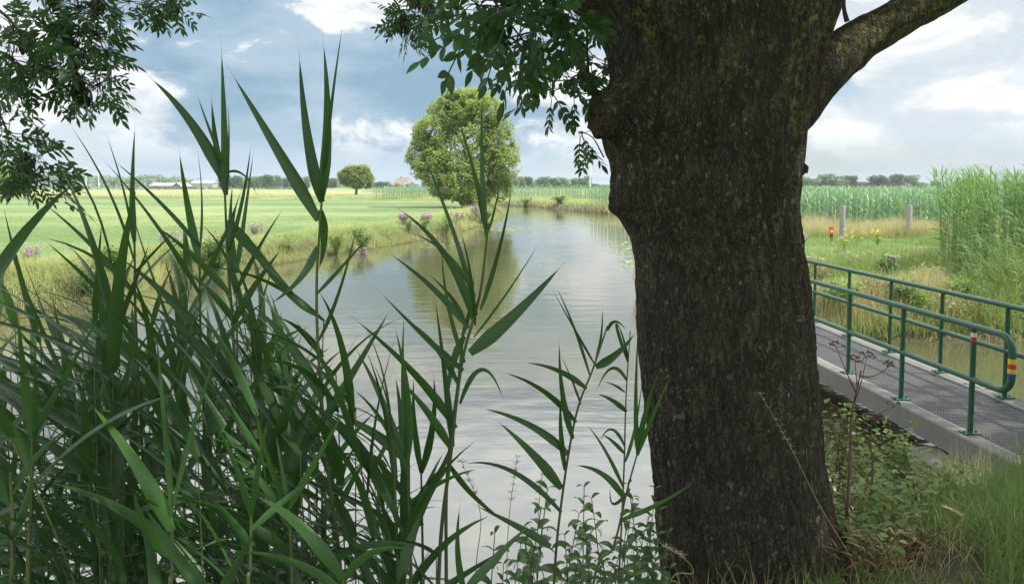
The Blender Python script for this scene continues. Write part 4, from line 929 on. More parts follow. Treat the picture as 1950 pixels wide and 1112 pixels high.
wd = [((1600, 905), 3.9, 0.30, 'tangled green weed close to the right side of the trunk'), ((1650, 850), 4.4, 0.34, 'leafy bramble below the concrete edge of the footbridge'), ((1700, 835), 4.7, 0.30, 'pale green weed under the middle bridge post'),
      ((1740, 850), 4.5, 0.30, 'bindweed tangle between the dead stalks and the bridge end'), ((1590, 800), 4.6, 0.22, 'thin green weed reaching up beside the trunk above the ditch'), ((1620, 960), 3.3, 0.28, 'low mixed weed at the foot of the dead brown stalks'),
      ((1700, 930), 3.7, 0.32, 'broad green weed patch in the shade right of the dead stalks'), ((1790, 900), 4.2, 0.28, 'small leafy weed on the grassy bank below the bridge end'), ((1660, 1010), 3.1, 0.26, 'sparse straw tangled weed near the lower right bank')]
for i_, ((x, y), Y, rx_, lab) in enumerate(wd):
    t_ = px(x, y, Y); g = gz1(t_.x, Y); bush('weed', (t_.x, Y, g - 0.02), rx_, max(0.2, t_.z - g), 14, 340, 0.045, lab, 'weed', 600 + i_, 'grass' if i_ % 3 == 1 else 'shrub', lw=0.7)
bush('ditch_shrub', (5.98, 7.15, 0.45), 0.72, 0.95, 20, 1300, 0.085, 'dark leafy shrub at the right edge overhanging the ditch water', 'shrub', 640, 'ash', lw=0.75)
bush('ditch_shrub', (6.35, 12.75, 0.5), 0.42, 0.5, 10, 330, 0.07, 'small yellow green shrub on the far ditch edge behind the bridge', 'shrub', 641, 'shrub', lw=0.8)
bush('deck_weed', (5.15, 5.55, 0.55), 0.2, 0.17, 10, 260, 0.05, 'green tuft of weed growing over the near end of the grating', 'weed', 642, 'shrub', lw=0.35)
for i_, ((x, y), Y, rx_, lab) in enumerate([((1600, 1010), 3.05, 0.22, 'brown withered tangle right against the foot of the trunk'), ((1655, 1040), 2.9, 0.25, 'brown withered tangle at the bottom beside the dead stalks'),
        ((1630, 930), 3.5, 0.25, 'brown dried weed among the green bramble beside the dead stalks'), ((1735, 990), 3.3, 0.2, 'small dried weed in the turf right of the dead stalks')]):
    t_ = px(x, y, Y); g = gz1(t_.x, Y); bush('dry_weed', (t_.x, Y, g - 0.02), rx_, max(0.2, t_.z - g), 22, 150, 0.06, lab, 'weed', 660 + i_, 'dead', lw=0.16)
# dead umbellifer with seed heads
def dead_umbel(base, tops, lab, seed, main, th_=0.009):
    r = np.random.default_rng(seed); b = px(*base); g = gz1(b.x, base[2]); b.z = g
    root = empty('dead_umbel_plant', b, lab, 'dead plant'); m = MB(); B = np.array(tuple(b))
    P = [b] + [px(*q_) for q_ in main]; C = spline(P, 8) - B; tube(m, C, np.linspace(th_, th_ * 0.35, len(C)), 8, tint=0.6)
    for (fx, x, y, Y) in tops:
        h = MB()
        j = int(fx * (len(C) - 1)); e = np.array(tuple(px(x, y, Y))) - B; mid = (C[j] + e) / 2 + r.normal(0, 0.01, 3) - np.array([0, 0, 0.02])
        tube(m, bez(C[j], mid, e, 6), np.linspace(th_ * 0.4, 0.0014, 7), 5, tint=0.4)
        for _ in range(9):
            d_ = np.array([r.normal(0, 0.5), r.normal(0, 0.5), r.uniform(0.2, 0.9)]); e2 = e + d_ / np.linalg.norm(d_) * 0.035
            tube(h, [e, e2], [0.0009, 0.0007], 4, tint=0.2, cap=False)
            for _ in range(4): d3 = r.normal(0, 0.006, 3); tube(h, [e2, e2 + d3 * 0.5, e2 + d3], [0.0012, 0.0026, 0.001], 4, tint=0.1)
        h.build('seed_head', M['deadstem'], root)
    m.build('stem', M['deadstem'], root)
dead_umbel((1608, 1120, 3.3), [(0.9, 1593, 662, 3.3), (0.82, 1650, 682, 3.25), (0.98, 1690, 700, 3.3), (0.7, 1702, 775, 3.3), (0.5, 1575, 780, 3.2), (0.62, 1670, 800, 3.3), (0.92, 1628, 690, 3.3)],
    'tall dead brown umbel stalk with dark seed heads in front of the railing', 1, [(1612, 1000, 3.3), (1618, 880, 3.3), (1622, 790, 3.3), (1640, 705, 3.3)])
dead_umbel((1640, 1110, 3.45), [(0.95, 1660, 800, 3.45), (0.8, 1690, 850, 3.45), (0.6, 1600, 860, 3.4)], 'shorter dead brown stalk leaning right beside the tall umbel stalk', 2, [(1648, 1000, 3.45), (1662, 900, 3.45), (1655, 830, 3.45)])
# pale grass stalk crossing the trunk and a few seed-headed stems
def straw(path, lab, seed, heads=True):
    r = np.random.default_rng(seed); P = [px(*q_) for q_ in path]; b = Vector((P[0].x, P[0].y, min(gz1(P[0].x, P[0].y), P[0].z) - 0.01))
    root = empty('grass_stalk', b, lab, 'grass stalk', 'pale flowering grass stalks'); B = np.array(tuple(b)); C = spline([b] + P, 8) - B
    m = MB(); tube(m, C, np.linspace(0.0022, 0.0008, len(C)), 5, tint=0.4); m.build('stem', M['straw'], root)
    if heads:
        h = MB(); n = 60; j = r.integers(int(len(C) * 0.72), len(C), n); blades(h, C[j], r.random(n) * 6.28, R(40), R(60), 0.022 * r.uniform(0.5, 1.2, n), 0.0028, 2, np.array([0.6, 1, 0.1]), tint=r.random(n)); h.build('seed_head', M['straw'], root)
straw([(1630, 1085, 2.6), (1560, 960, 2.55), (1505, 850, 2.5), (1448, 750, 2.5)], 'long pale grass stalk leaning across the lower right of the trunk', 1)
straw([(1275, 1112, 2.2), (1320, 1090, 2.2), (1300, 1060, 2.2), (1265, 1040, 2.2)], 'short pale grass stalk at the bottom left of the trunk', 2)
straw([(965, 1112, 2.1), (970, 980, 2.1), (985, 870, 2.1)], 'pale upright grass stalk left of the nettles', 3)
straw([(905, 1112, 2.0), (915, 980, 2.0), (880, 880, 2.0)], 'pale nodding grass stalk beside the large fan shaped reed', 4)
straw([(1022, 1112, 2.3), (1025, 980, 2.3), (1035, 880, 2.3)], 'pale grass stalk rising from the middle of the nettles', 5)
straw([(1845, 1060, 3.4), (1838, 990, 3.4), (1800, 965, 3.4)], 'pale bent grass stalk in the green turf at lower right', 6)

# flowers and bushes on the banks
def spikes(mi, hh, rr_, n=60):
    def f_(m, tip, r):
        q_ = r.random(n); P = tip + np.stack([r.normal(0, rr_, n), r.normal(0, rr_, n), (q_ - 0.6) * hh], -1)
        blades(m, P, r.random(n) * 6.28, 0.6, 0.8, rr_ * 2.4, rr_ * 1.6, 2, np.array([0.6, 1, 0.2]), mat=mi, tint=r.random(n))
    return f_
for i_, (x, y, Y, h_, lab) in enumerate([(485, 438, 27.5, 1.1, 'largest clump of pink purple loosestrife on the field edge behind tall reeds'), (60, 512, 17.5, 0.9, 'pink loosestrife at the far left of the opposite bank'), (322, 466, 22, 1.0, 'pink loosestrife beside the yellow green bush'),
        (688, 474, 27.5, 0.7, 'small pink loosestrife low at the water edge'), (768, 424, 36, 1.2, 'wide pink loosestrife clump in the middle of the opposite bank'), (812, 412, 39, 1.2, 'pink loosestrife just left of the nearest one to the big round tree'),
        (872, 408, 43, 1.2, 'pink loosestrife under the left side of the big round tree'), (905, 397, 48, 1.5, 'tall pink loosestrife under the middle of the big round tree')]):
    t_ = px(x, y, Y); g = gz1(t_.x, Y); bush('loosestrife', (t_.x, Y, g), 0.45 * (1 if i_ != 3 else 0.7), max(0.4, t_.z - g), 11, 330, 0.09, lab, 'flower', 700 + i_, 'shrub', lw=0.3, heads=spikes(1, 0.36, 0.028 if Y < 30 else 0.04, 40), sm='reedstem', group='loosestrife on the opposite bank', vary=True)
for i_, (x, y, Y, w_, lab) in enumerate([(350, 475, 20.6, 0.75, 'rounded yellow green bush on the opposite bank behind the reeds'), (410, 462, 21.5, 0.6, 'dark green bush right of the yellow green one'), (690, 448, 28.8, 0.8, 'dark green leafy bush on the opposite bank before the field'),
        (640, 455, 27.5, 0.6, 'small green bush left of the dark leafy one'), (850, 420, 38, 1.0, 'green bush on the bank among the loosestrife'), (925, 405, 50, 1.1, 'bush at the water edge below the big round tree'), (1065, 378, 80, 1.4, 'dark green bush on the bank beyond the bend'),
        (230, 500, 18.5, 0.6, 'grey green bush at the left part of the opposite bank'), (1000, 380, 87, 1.2, 'low green bush on the bank right of the big round tree')]):
    t_ = px(x, y, Y); g = gz1(t_.x, Y); bush('bank_bush', (t_.x, Y, g), w_, max(0.5, t_.z - g + 0.1), 16, 1100, 0.085 * (1 if Y < 45 else 1.7), lab, 'bush', 720 + i_, ('shrub', 'nettle')[i_ in (1, 2, 6)], lw=0.5, sm='reedstem')
for i_, (x, y, Y, mi, w_, lab) in enumerate([(1550, 492, 15.6, 2, 0.35, 'pale pink thistle heads just right of the trunk above the railing'), (1600, 478, 17.5, 2, 0.35, 'pale thistle heads second from the trunk in the meadow'), (1650, 482, 17, 2, 0.4, 'widest cluster of pale pink thistle heads in the meadow'),
        (1622, 500, 16, 2, 0.25, 'small pale thistle below the widest cluster'), (1703, 495, 16, 2, 0.2, 'single pale thistle standing apart on the right of the meadow'), (1634, 437, 22.5, 3, 0.45, 'yellow ragwort in bloom in front of the fence posts'),
        (1608, 452, 21, 3, 0.25, 'smaller yellow ragwort left of the large one'), (1672, 442, 23, 3, 0.2, 'faint yellow ragwort right of the large one')]):
    t_ = px(x, y, Y); g = gz1(t_.x, Y); bush('thistle' if mi == 2 else 'ragwort', (t_.x, Y, g), w_, max(0.4, t_.z - g), 14, 180, 0.07, lab, 'flower', 740 + i_, 'shrub', lw=0.3, heads=spikes(mi, 0.06, 0.02, 16), sm='reedstem', vary=True)
for i_, (x, y, Y, w_) in enumerate([(1192, 500, 17.5, 0.35), (1200, 560, 13.6, 0.35)]):
    t_ = px(x, y, Y); bush('bank_weed', (max(t_.x, 3.2), Y, 0.1), w_ * 0.9, max(0.5, t_.z - 0.1), 9, 120, 0.06, ('reddish dock stems' if i_ else 'pale weeds') + (' at the water edge low beside the trunk' if i_ else ' at the water edge left of the trunk higher up'), 'weed', 760 + i_, 'grassdry', lw=0.3)

r = np.random.default_rng(88); xa, ya = along(r, 26, 3, 10, 1.1); k = 0
for x, y in zip(xa, ya):
    if float(sdist(np.array([x]), np.array([y]))[0]) < 0.15: continue
    bush('bank_weed', (float(x), float(y), gz1(x, y) - 0.03), r.uniform(0.25, 0.5), r.uniform(0.45, 0.9), 12, 420, 0.10, 'leafy green weed in the grass fringe of the opposite bank', 'weed', 900 + k, ('shrub', 'nettle', 'bankgrass')[k % 3], group='leafy weeds along the opposite bank', lw=(0.5, 0.35, 0.2)[k % 3], sm='reedstem', vary=True); k += 1
for k, (x, y, Y) in enumerate([(1590, 560, 13.3), (1655, 545, 13.6), (1715, 575, 13.2), (1770, 520, 14.5), (1745, 600, 12.9), (1560, 530, 14.5), (1690, 520, 15.5), (1800, 590, 12.8), (1825, 560, 13.2), (1850, 600, 12.8), (1840, 480, 15.5), (1760, 470, 18.5)]):
    t_ = px(x, y, Y); g = gz1(t_.x, Y); bush('meadow_weed', (t_.x, Y, g - 0.03), r.uniform(0.3, 0.5), max(0.35, t_.z - g), 14, 420, 0.09, 'ragged weed in the rough grass between the railing and the reed bed', 'weed', 940 + k, ('shrub', 'dead', 'nettle', 'grassdry')[k % 4], group='ragged weeds on the ditch bank', lw=(0.5, 0.2, 0.45, 0.2)[k % 4], sm='reedstem', vary=True)

# ------------------------------------------------------------------ fence posts, marker, board
r = np.random.default_rng(3)
def fpost(x, ytop, ybase, Y, rad, lab, lean=0):
    t_ = px(x, ytop, Y); g = gz1(t_.x, Y) - 0.05; m = MB(); H = t_.z - g
    o = MB(); tube(o, [(0, 0, 0), (lean * 0.3, 0, H * 0.5), (lean * 0.6, 0, H * 0.97), (lean * 0.62, 0, H)], [rad, rad * 0.97, rad * 0.93, rad * 0.8], 12)
    ob = o.build('fence_post', M['postwood']); ob.location = (t_.x, Y, g); tag(ob, lab, 'fence post', 'wooden posts along the maize field')
fpost(1732, 390, 445, 26.6, 0.115, 'thick grey wooden post furthest right before the maize')
fpost(1605, 392, 448, 25.6, 0.10, 'thick grey wooden post in the middle beside the orange marker')
fpost(1582, 393, 430, 31.0, 0.085, 'thin pale post directly behind the orange marker', 0.05)
fpost(1560, 396, 425, 35.0, 0.085, 'pale post among dry grass between the middle post and the trunk')
fpost(1540, 392, 425, 38.0, 0.08, 'narrow pale post second from the trunk')
fpost(1523, 390, 426, 33.0, 0.10, 'pale brown post nearest to the trunk edge')
t_ = px(1583, 443, 24.5); g = gz1(t_.x, 24.5); mk = empty('marker_post', (t_.x, 24.5, g), 'small black marker post with orange red top and white band', 'marker post')
m = MB(); box(m, -0.05, 0.05, -0.03, 0.03, -0.05, 0.28); m.build('base', M['black'], mk)
m = MB(); box(m, -0.065, 0.065, -0.045, 0.045, 0.28, 0.55); box(m, -0.06, 0.06, -0.04, 0.04, 0.55, 0.57); m.build('marker_head', M['orange'], mk)
m = MB(); box(m, -0.055, 0.055, -0.052, -0.0455, 0.37, 0.41); m.build('reflector', M['white'], mk)
b = px(1517, 470, 19.5); g = gz1(b.x, 19.5); ib = empty('slanted_board', (b.x, 19.5, g), 'grey slanted board with black edge leaning out from behind the trunk', 'board')
m = MB(); c_, s_ = math.cos(R(62)), math.sin(R(62))
def slab(m, u0, u1, v0, v1, t0, t1):
    V = [(c_ * u - s_ * v, t, s_ * u + c_ * v) for u in (u0, u1) for t in (t0, t1) for v in (v0, v1)]
    m.add(V, [(0, 1, 3, 2), (4, 6, 7, 5), (0, 4, 5, 1), (2, 3, 7, 6), (0, 2, 6, 4), (1, 5, 7, 3)], 0, 0.5, False)
m = MB(); slab(m, 0.05, 0.72, 0.0, 0.16, 0, 0.5); m.build('panel', M['board'], ib)
m = MB(); slab(m, 0.2, 0.62, -0.02, 0.0, -0.01, 0.42); m.build('edge', M['black'], ib)
m = MB(); box(m, -0.05, 0.03, 0.1, 0.2, -0.1, 0.2); m.build('foot', M['board'], ib)

# ------------------------------------------------------------------ trees of the middle distance and the horizon
def crown(m, lobes, n, leaf, r, mi=0, clump=0.9, shell=0.45, seed=0, thr=0.46):
    vol = np.array([a[3] * a[4] * a[5] for a in lobes]) ** 0.67; cnt_ = (n * vol / vol.sum()).astype(int)
    for (x, y, z, rx, ry_, rz_), c_ in zip(lobes, cnt_):
        u = r.normal(0, 1, (c_ * 2, 3)); u /= np.linalg.norm(u, axis=1)[:, None]; q_ = 1 - shell * r.random(c_ * 2) ** 1.6
        rough = 1 + 0.35 * (fbm(u * 2.3 + x, 3, seed) - 0.5)
        P = np.array([x, y, z]) + u * (q_ * rough)[:, None] * np.array([rx, ry_, rz_])
        keep = fbm(P * clump + seed, 2, seed + 7) > thr; P = P[keep][:c_]; u = u[keep][:c_]; k_ = len(P)
        az = np.arctan2(u[:, 1], u[:, 0]) + r.normal(0, 0.9, k_)
        blades(m, P, az, r.normal(0.2, 0.6, k_), 0.7, leaf * r.uniform(0.6, 1.3, k_), leaf * 0.62, 2, np.array([0.45, 1.0, 0.25]), r.normal(0, 0.6, k_), 0, mi, np.clip(fbm(P * 1.1, 2, 3) * 0.9 + r.normal(0, 0.12, k_) - 0.05, 0, 1))
def tree(name, base, H, Wd, lab, seed, mt='tree', n=9000, leaf=0.3, trunk_r=0.2, cb=0.18, lobes=None, group=None, shape=1.0, clump=0.9, thr=0.46):
    r = np.random.default_rng(seed); root = empty(name, base, lab, 'tree', group); m = MB(); hw = Wd / 2
    if lobes is None:
        lobes = [(0, 0, H * 0.58, hw * 0.72, hw * 0.72, H * 0.36)]
        for i_ in range(13):
            a = i_ * 2.4 + r.random(); zf = r.uniform(cb + 0.14, 0.86); ro = hw * (1 - shape * (zf - 0.45) ** 2 * 1.9) * 0.66
            sz = r.uniform(0.26, 0.42) * hw; lobes.append((math.cos(a) * ro, math.sin(a) * ro, H * zf, sz * 1.15, sz * 1.15, sz * 0.95))
    crown(m, lobes, n, leaf, r, seed=seed, clump=clump, thr=thr); m.build('crown', M[mt], root)
    t_ = MB(); tube(t_, [(0, 0, -0.2), (0.02 * H, 0, H * 0.25), (0, 0.01 * H, H * 0.6), (0.02 * H, 0, H * 0.85)], [trunk_r * 1.3, trunk_r, trunk_r * 0.6, trunk_r * 0.15], 9)
    for i_ in range(10):
        a = i_ * 2.4; z0 = H * (0.2 + 0.045 * i_); e = np.array([math.cos(a) * hw * 0.75, math.sin(a) * hw * 0.75, z0 + H * 0.22])
        tube(t_, bez((0.01 * H, 0, z0), (e[0] * 0.4, e[1] * 0.4, z0 + H * 0.05), e, 5), np.linspace(trunk_r * 0.45, trunk_r * 0.08, 6), 5)
    t_.build('trunk', M['bark2'], root); return root
bt = px(885, 398, 63); Z0 = 0.75
def LB(x, y, rxp, rzp, dy=0):
    p = px(x, y, 63); k = 63 / F; return (p.x - bt.x, dy, p.z - Z0, rxp * k, rxp * k * 1.0, rzp * k)
lobes = [LB(880, 280, 72, 85), LB(885, 212, 48, 42), LB(845, 215, 34, 34, 1), LB(925, 215, 34, 36, -1), LB(828, 255, 40, 34, -1), LB(945, 262, 34, 42, 0), LB(808, 298, 34, 30, 0), LB(805, 272, 24, 16, 1), LB(955, 312, 36, 34, -1.0), LB(838, 318, 42, 36, -2),
         LB(930, 340, 42, 34, 1), LB(880, 345, 48, 38, -2.5), LB(850, 352, 34, 26, -2), LB(950, 358, 26, 26, 0), LB(900, 190, 36, 24, 1), LB(862, 192, 26, 22, 0), LB(972, 290, 18, 20, 0), LB(905, 372, 34, 24, -1.5), LB(800, 325, 20, 16, 0.5)]
tree('round_tree', (bt.x, 63, Z0), 11.3, 10, 'large rounded light green tree on the far river bank', 801, 'tree', 62000, 0.22, 0.28, lobes=lobes, clump=1.5, thr=0.465)
st_ = px(678, 370, 142)
def LS(x, y, rxp, rzp, dy=0):
    p = px(x, y, 142); k = 142 / F; return (p.x - st_.x, dy, p.z - 0.8, rxp * k, rxp * k, rzp * k)
tree('field_tree', (st_.x, 142, 0.8), 6.6, 7.6, 'small round tree alone at the far edge of the field', 802, 'tree', 20000, 0.30, 0.22,
     lobes=[LS(676, 338, 22, 18), LS(660, 335, 17, 13), LS(694, 340, 18, 14), LS(672, 325, 18, 11), LS(690, 325, 15, 12), LS(658, 345, 14, 9), LS(700, 350, 12, 9), LS(680, 350, 18, 10)], clump=1.1, thr=0.40)
tree('left_tree', (px(-8, 0, 150).x, 150, 0.8), 7.2, 11, 'light green tree cut by the left edge at the end of the field', 803, 'tree', 12000, 0.4, 0.3, cb=0.02)
# horizon trees: six crowns copied
protoT = []
for v in range(6):
    hh = 10; r = np.random.default_rng(820 + v); m = MB(); hw = r.uniform(4, 5.6)
    lb = [(0, 0, 4.7, hw * 0.85, hw * 0.85, 4.6), (0, 0, 2.6, hw * 0.8, hw * 0.8, 2.4)] + [(math.cos(a) * hw * 0.6, math.sin(a) * hw * 0.6, r.uniform(1.8, 7.8), hw * 0.42, hw * 0.42, hw * 0.38) for a in r.random(8) * 6.28]
    crown(m, lb, 4200, 0.7, r, seed=v, clump=0.8, shell=0.3); t_ = MB(); tube(t_, [(0, 0, -0.3), (0, 0, 4), (0, 0, 8)], [0.3, 0.25, 0.1], 6)
    protoT.append((m.mesh('crown', M[('tree2', 'tree2', 'tree3')[v % 3]]), t_.mesh('trunk', M['bark2'])))
def htree(x, ytop, Y, wpx, lab, v, grp):
    t_ = px(x, ytop, Y); H = t_.z - 0.5; o = empty('horizon_tree', (t_.x, Y, 0.5), lab, 'tree', grp); sx = wpx * Y / F / 10.0; o.scale = (sx, sx, H / 9.6); o.rotation_euler = (0, 0, v * 1.3)
    for nm, me in zip(('crown', 'trunk'), protoT[v % 6]): c = bpy.data.objects.new(nm, me); COL.objects.link(c); c.parent = o
rt = [(1520, 336, 34, 'pale tree touching the right side of the trunk on the horizon'), (1545, 342, 26, 'low tree second right of the trunk on the horizon'), (1574, 333, 36, 'pale rounded tree third right of the trunk'), (1614, 335, 34, 'dark rounded tree with a pale skirt above the left posts'), (1600, 343, 24, 'pale low tree in front of the dark rounded one'),
      (1672, 334, 36, 'wide dark tree left of the darkest small round one'), (1676, 344, 40, 'low pale bushes tree below the wide dark tree'), (1707, 332, 24, 'darkest small round tree in the row above the right post'), (1734, 335, 26, 'olive green tree right of the darkest round one'),
      (1782, 345, 18, 'small dark tree beside the thin church spire'), (1755, 349, 18, 'tiny low tree between the olive tree and the spire'), (1640, 348, 22, 'lowest tree in the gap left of the wide dark tree'), (1850, 348, 30, 'low tree just above the reed bed'), (1900, 348, 40, 'low tree above the reed bed at the right edge')]
for i_, (x, y, w_, lab) in enumerate(rt): htree(x, y - 2, 400 + (i_ * 37) % 60, w_ * 1.2, lab, (0, 4, 1, 2, 0, 5, 3, 2, 4, 5, 0, 1, 2, 3)[i_], 'trees on the right horizon')
ct = [(975, 338), (990, 336), (1003, 335), (1020, 341), (1036, 336), (1052, 338), (1070, 337), (1088, 340), (1100, 338), (1117, 334), (1135, 350), (1150, 352), (1165, 352), (1182, 350), (1062, 345), (1010, 346)]
for i_, (x, y) in enumerate(ct): htree(x, y, 360 + (i_ * 53) % 40, 24, 'tree in the dense row beyond the maize right of the big round tree', i_, 'tree row beyond the river bend')
ct = [(508, 331, 22), (525, 333, 20), (450, 333, 20), (470, 336, 24), (490, 335, 22), (545, 337, 18), (560, 335, 18), (580, 336, 18), (630, 338, 26), (725, 345, 16), (738, 346, 14), (716, 347, 14), (757, 349, 10), (775, 350, 10), (430, 330, 26), (370, 343, 14), (455, 345, 18), (345, 352, 10), (815, 340, 24), (840, 341, 24), (870, 342, 24)]
for i_, (x, y, w_) in enumerate(ct): htree(x, y, 380 + (i_ * 41) % 70, w_ * 1.15, 'dark green tree on the horizon behind the left field' if i_ not in (0, 9) else ('tallest dark conifer like tree left of the tall reed' if i_ == 0 else 'pointed dark tree just left of the farmhouse'), i_ + (2 if i_ in (0, 1, 9) else 0), 'trees behind the left field' if i_ not in (0, 9) else None)
# the long wood behind the field reads as one mass
r = np.random.default_rng(33); m = MB(); lob_ = []
for x in np.arange(-420, 660, 7):
    yt = np.interp(x, [-400, 60, 120, 170, 230, 290, 330, 380, 430, 660], [330, 332, 327, 331, 336, 331, 334, 340, 342, 343]) + r.uniform(0, 4)
    Y = 540 + r.uniform(-15, 15); t_ = px(x, yt, Y); hw = r.uniform(3.0, 5.0); H = t_.z
    lob_.append((t_.x, Y, H - hw * 0.8, hw, hw, hw * 0.8)); lob_.append((t_.x + r.normal(0, 2), Y - 3, max(2.5, H * 0.45), hw, hw, H * 0.45))
crown(m, lob_, 34000, 1.3, r, clump=0.3, shell=0.25)
for x in np.arange(640, 2300, 9):
    pass
tag(m.build('wood', M['tree2']), 'long pale green wood along the left horizon', 'wood', kind='stuff')
r = np.random.default_rng(35); m = MB(); lob_ = []
for x in np.arange(-450, 2300, 10):
    Y = 300 + r.uniform(-8, 8)
    if 560 < x < 2300: Y += 160
    yt = 357 if x < 600 else 352.5; t_ = px(x + r.normal(0, 2), yt - r.uniform(-1, 2.5), Y); H = max(1.2, t_.z - 0.6); lob_.append((t_.x, Y, 0.6 + H * 0.5, 2.6 * Y / 300, 1.5, H * 0.55))
crown(m, lob_, 16000, 0.8, r, clump=0.3, shell=0.2)
tag(m.build('hedge', M['tree3']), 'low dark green hedge line below the wood on the horizon', 'hedge', kind='stuff')

# ------------------------------------------------------------------ farm buildings, turbines, spire
def gable(root, x0, x1, y0, y1, h, hr, hip, wall, roof, ov=0.3, front=False, name='roof'):
    m = MB(); box(m, x0, x1, y0, y1, -0.3, h)
    if front:   # ridge runs in y: gable triangle faces the camera
        xm = (x0 + x1) / 2; m.add([(x0, y0, h), (x1, y0, h), (xm, y0, hr - 0.1), (x0, y1, h), (x1, y1, h), (xm, y1, hr - 0.1)], [(0, 1, 2), (3, 5, 4)], 0, 0.5, False)
    elif not hip:
        ym = (y0 + y1) / 2; m.add([(x0, y0, h), (x0, y1, h), (x0, ym, hr - 0.1), (x1, y0, h), (x1, y1, h), (x1, ym, hr - 0.1)], [(0, 2, 1), (3, 4, 5)], 0, 0.5, False)
    m.build('wall', M[wall], root); m = MB()
    if front:
        xm = (x0 + x1) / 2
        V = [(x0 - ov, y0 - ov, h - 0.12), (xm, y0 - ov, hr), (xm, y1, hr), (x0 - ov, y1, h - 0.12), (x1 + ov, y0 - ov, h - 0.12), (x1 + ov, y1, h - 0.12)]
        V += [(a, b, c - 0.25) for a, b, c in V]; m.add(V, [(0, 1, 2, 3), (1, 4, 5, 2), (9, 8, 7, 6), (8, 11, 10, 7), (0, 6, 7, 1), (1, 7, 10, 4)], 0, 0.5, False)
    else:
        ym = (y0 + y1) / 2; hp = hip
        V = [(x0 - ov, y0 - ov, h - 0.12), (x1 + ov, y0 - ov, h - 0.12), (x1 + ov, y1 + ov, h - 0.12), (x0 - ov, y1 + ov, h - 0.12), (x0 - ov + hp, ym, hr), (x1 + ov - hp, ym, hr)]
        m.add(V, [(0, 1, 5, 4), (2, 3, 4, 5)], 0, 0.5, False); m.add(V, [(3, 0, 4), (1, 2, 5)], 0, 0.5, False)
    return m.build(name, M[roof], root)
p = px(772, 360, 470); k = 470 / F; fh = empty('farmhouse', (p.x, 470, 0.6), 'brown roofed farmhouse with grey side wing at the far end of the field', 'farmhouse')
rf = gable(fh, -26 * k, 14 * k, 0, 12, 2.0, 7.2, 3.5, 'brick', 'thatch')
m = MB(); box(m, -12 * k, -11 * k + 0.6, 5.6, 6.6, 7.0, 8.0); m.build('chimney', M['brick'], rf)
gable(fh, -2 * k, 12 * k, -5, -0.2, 2.6, 5.6, 0, 'white', 'slate', front=True)
gable(fh, 9 * k, 24 * k, -9, -5.4, 1.4, 4.1, 0, 'board', 'thatch', front=True)
for xw in (2.5, 6.0): m = MB(); box(m, xw * k, xw * k + 0.9, -5.06, -5.003, 0.9, 2.1); m.build('window', M['glass'], fh)
for xw in (-22, -17, -12, -7): m = MB(); box(m, xw * k, xw * k + 1.0, -0.06, -0.003, 0.5, 1.5); m.build('window', M['glass'], fh)
p = px(318, 360, 330); k = 330 / F; bn = empty('barn', (p.x, 330, 0.5), 'long low barn with grey blue solar roof and red brick gable', 'barn')
rf = gable(bn, -34 * k, 18 * k, 0, 9, 1.9, 3.3, 0.2, 'brick', 'solar'); gable(bn, 16 * k, 33 * k, -3, 8, 1.6, 3.4, 0, 'brick', 'slate', front=True)
p = px(385, 360, 420); k = 420 / F; b2 = empty('shed', (p.x, 420, 0.5), 'grey roofed shed behind the barn half hidden by trees', 'shed'); gable(b2, -22 * k, 20 * k, 0, 10, 3.2, 5.2, 0.2, 'board', 'slate')
p = px(705, 360, 460)
for x, lab in ((612, 'small white house left of the lone field tree'), (585, 'small white house glimpsed between reeds')):
    p = px(x, 360, 430); h1 = empty('small_house', (p.x, 430, 0.5), lab, 'house'); gable(h1, -3.5, 3.5, 0, 6, 2.2, 3.9, 0.4, 'white', 'slate')
    m = MB(); box(m, -1.2, -0.3, -0.05, -0.003, 0.8, 1.8); m.build('window', M['glass'], h1)
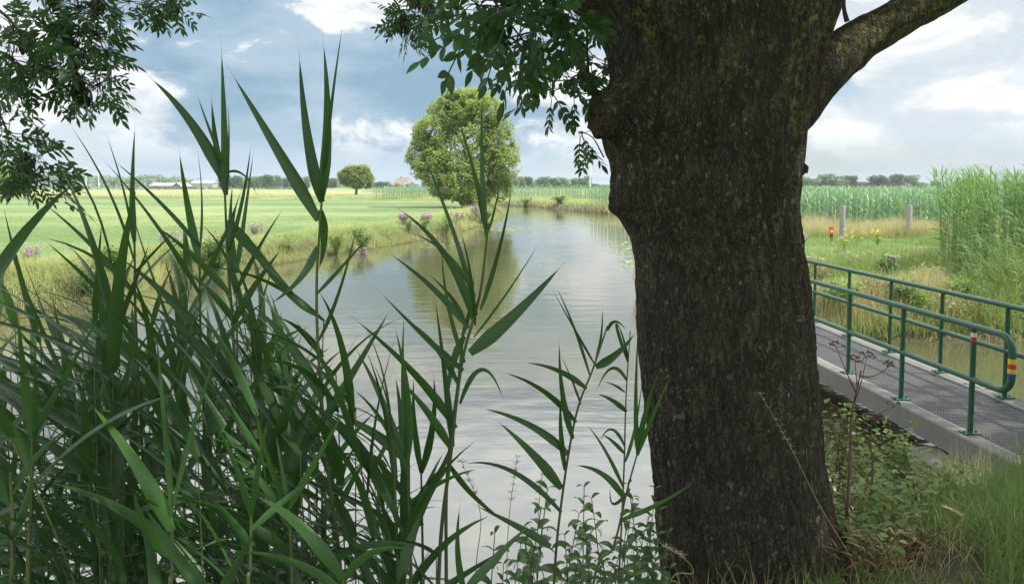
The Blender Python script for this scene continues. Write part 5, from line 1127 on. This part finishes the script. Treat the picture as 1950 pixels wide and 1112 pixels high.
def turbine(x, ytop, Y, rot, lab):
    t_ = px(x, ytop, Y); g = 0.5; H = t_.z - g; root = empty('wind_turbine', (t_.x, Y, g), lab, 'wind turbine', 'small wind turbines on the horizon')
    m = MB(); tube(m, [(0, 0, 0), (0, 0, H)], [0.42, 0.26], 10); m.build('tower', M['tower'], root)
    m = MB(); tube(m, [(0, -0.9, H), (0, 1.2, H)], [0.3, 0.25], 8); tube(m, [(0, 1.2, H), (0, 2.6, H + 0.3)], [0.1, 0.05], 6); m.build('nacelle', M['tower'], root)
    for j in range(3):
        a = rot + j * 2.0944; d = np.array([math.cos(a), 0, math.sin(a)]); q_ = np.array([-d[2], 0.15, d[0]]); m = MB(); s_ = np.linspace(0, 1, 6)
        C = np.array([0, -1.0, H]) + d * (s_ * 6.0)[:, None]; wv = np.array([0.25, 0.6, 0.5, 0.4, 0.28, 0.1])
        A = C + q_ * wv[:, None] / 2; B = C - q_ * wv[:, None] / 2; f_ = np.array([0, -0.06, 0])
        V = np.stack([A, C + f_, B, C - f_], 1).reshape(-1, 3); i0_ = np.arange(24).reshape(6, 4); i1_ = np.roll(i0_, -1, 1)
        m.add(V, np.stack([i0_[:-1], i0_[1:], i1_[1:], i1_[:-1]], -1).reshape(-1, 4), 0, 0.5, False); m.build('rotor_blade', M['rotor'], root)
turbine(1124, 308, 340, 0.62, 'wind turbine with pale green tower just left of the big trunk')
turbine(163, 322, 505, 2.9, 'left one of two small wind turbines above the left field')
turbine(187, 321, 520, 0.5, 'right one of two small wind turbines above the left field')
p = px(1775, 352, 440); sp_ = empty('church_spire', (p.x, 460, 0.5), 'thin dark church spire on the right horizon', 'church spire')
m = MB(); box(m, -1.0, 1.0, -1, 1, 0, 4.2); m.build('tower', M['brick'], sp_)
m = MB(); m.add([(-1.1, -1.1, 4.2), (1.1, -1.1, 4.2), (1.1, 1.1, 4.2), (-1.1, 1.1, 4.2), (0, 0, 8.4)], [(0, 1, 4), (1, 2, 4), (2, 3, 4), (3, 0, 4)], 0, 0.5, False); m.build('spire', M['black'], sp_)

# ------------------------------------------------------------------ haze
def f_h(t): return None
hm = bpy.data.materials.new('air'); hm.use_nodes = True; t = NT(hm.node_tree); t.n.clear(); o_ = t.new('ShaderNodeOutputMaterial')
vol = t.new('ShaderNodeVolumePrincipled'); vol.inputs['Color'].default_value = (0.80, 0.88, 0.96, 1); vol.inputs['Density'].default_value = 0.00024
t.l.new(vol.outputs[0], o_.inputs['Volume'])
m = MB(); box(m, xs[0] - 20, xs[-1] + 20, ys[0] - 20, ys[-1] + 20, -1.8, 20)
hz_ = m.build('haze', hm); tag(hz_, kind='stuff')
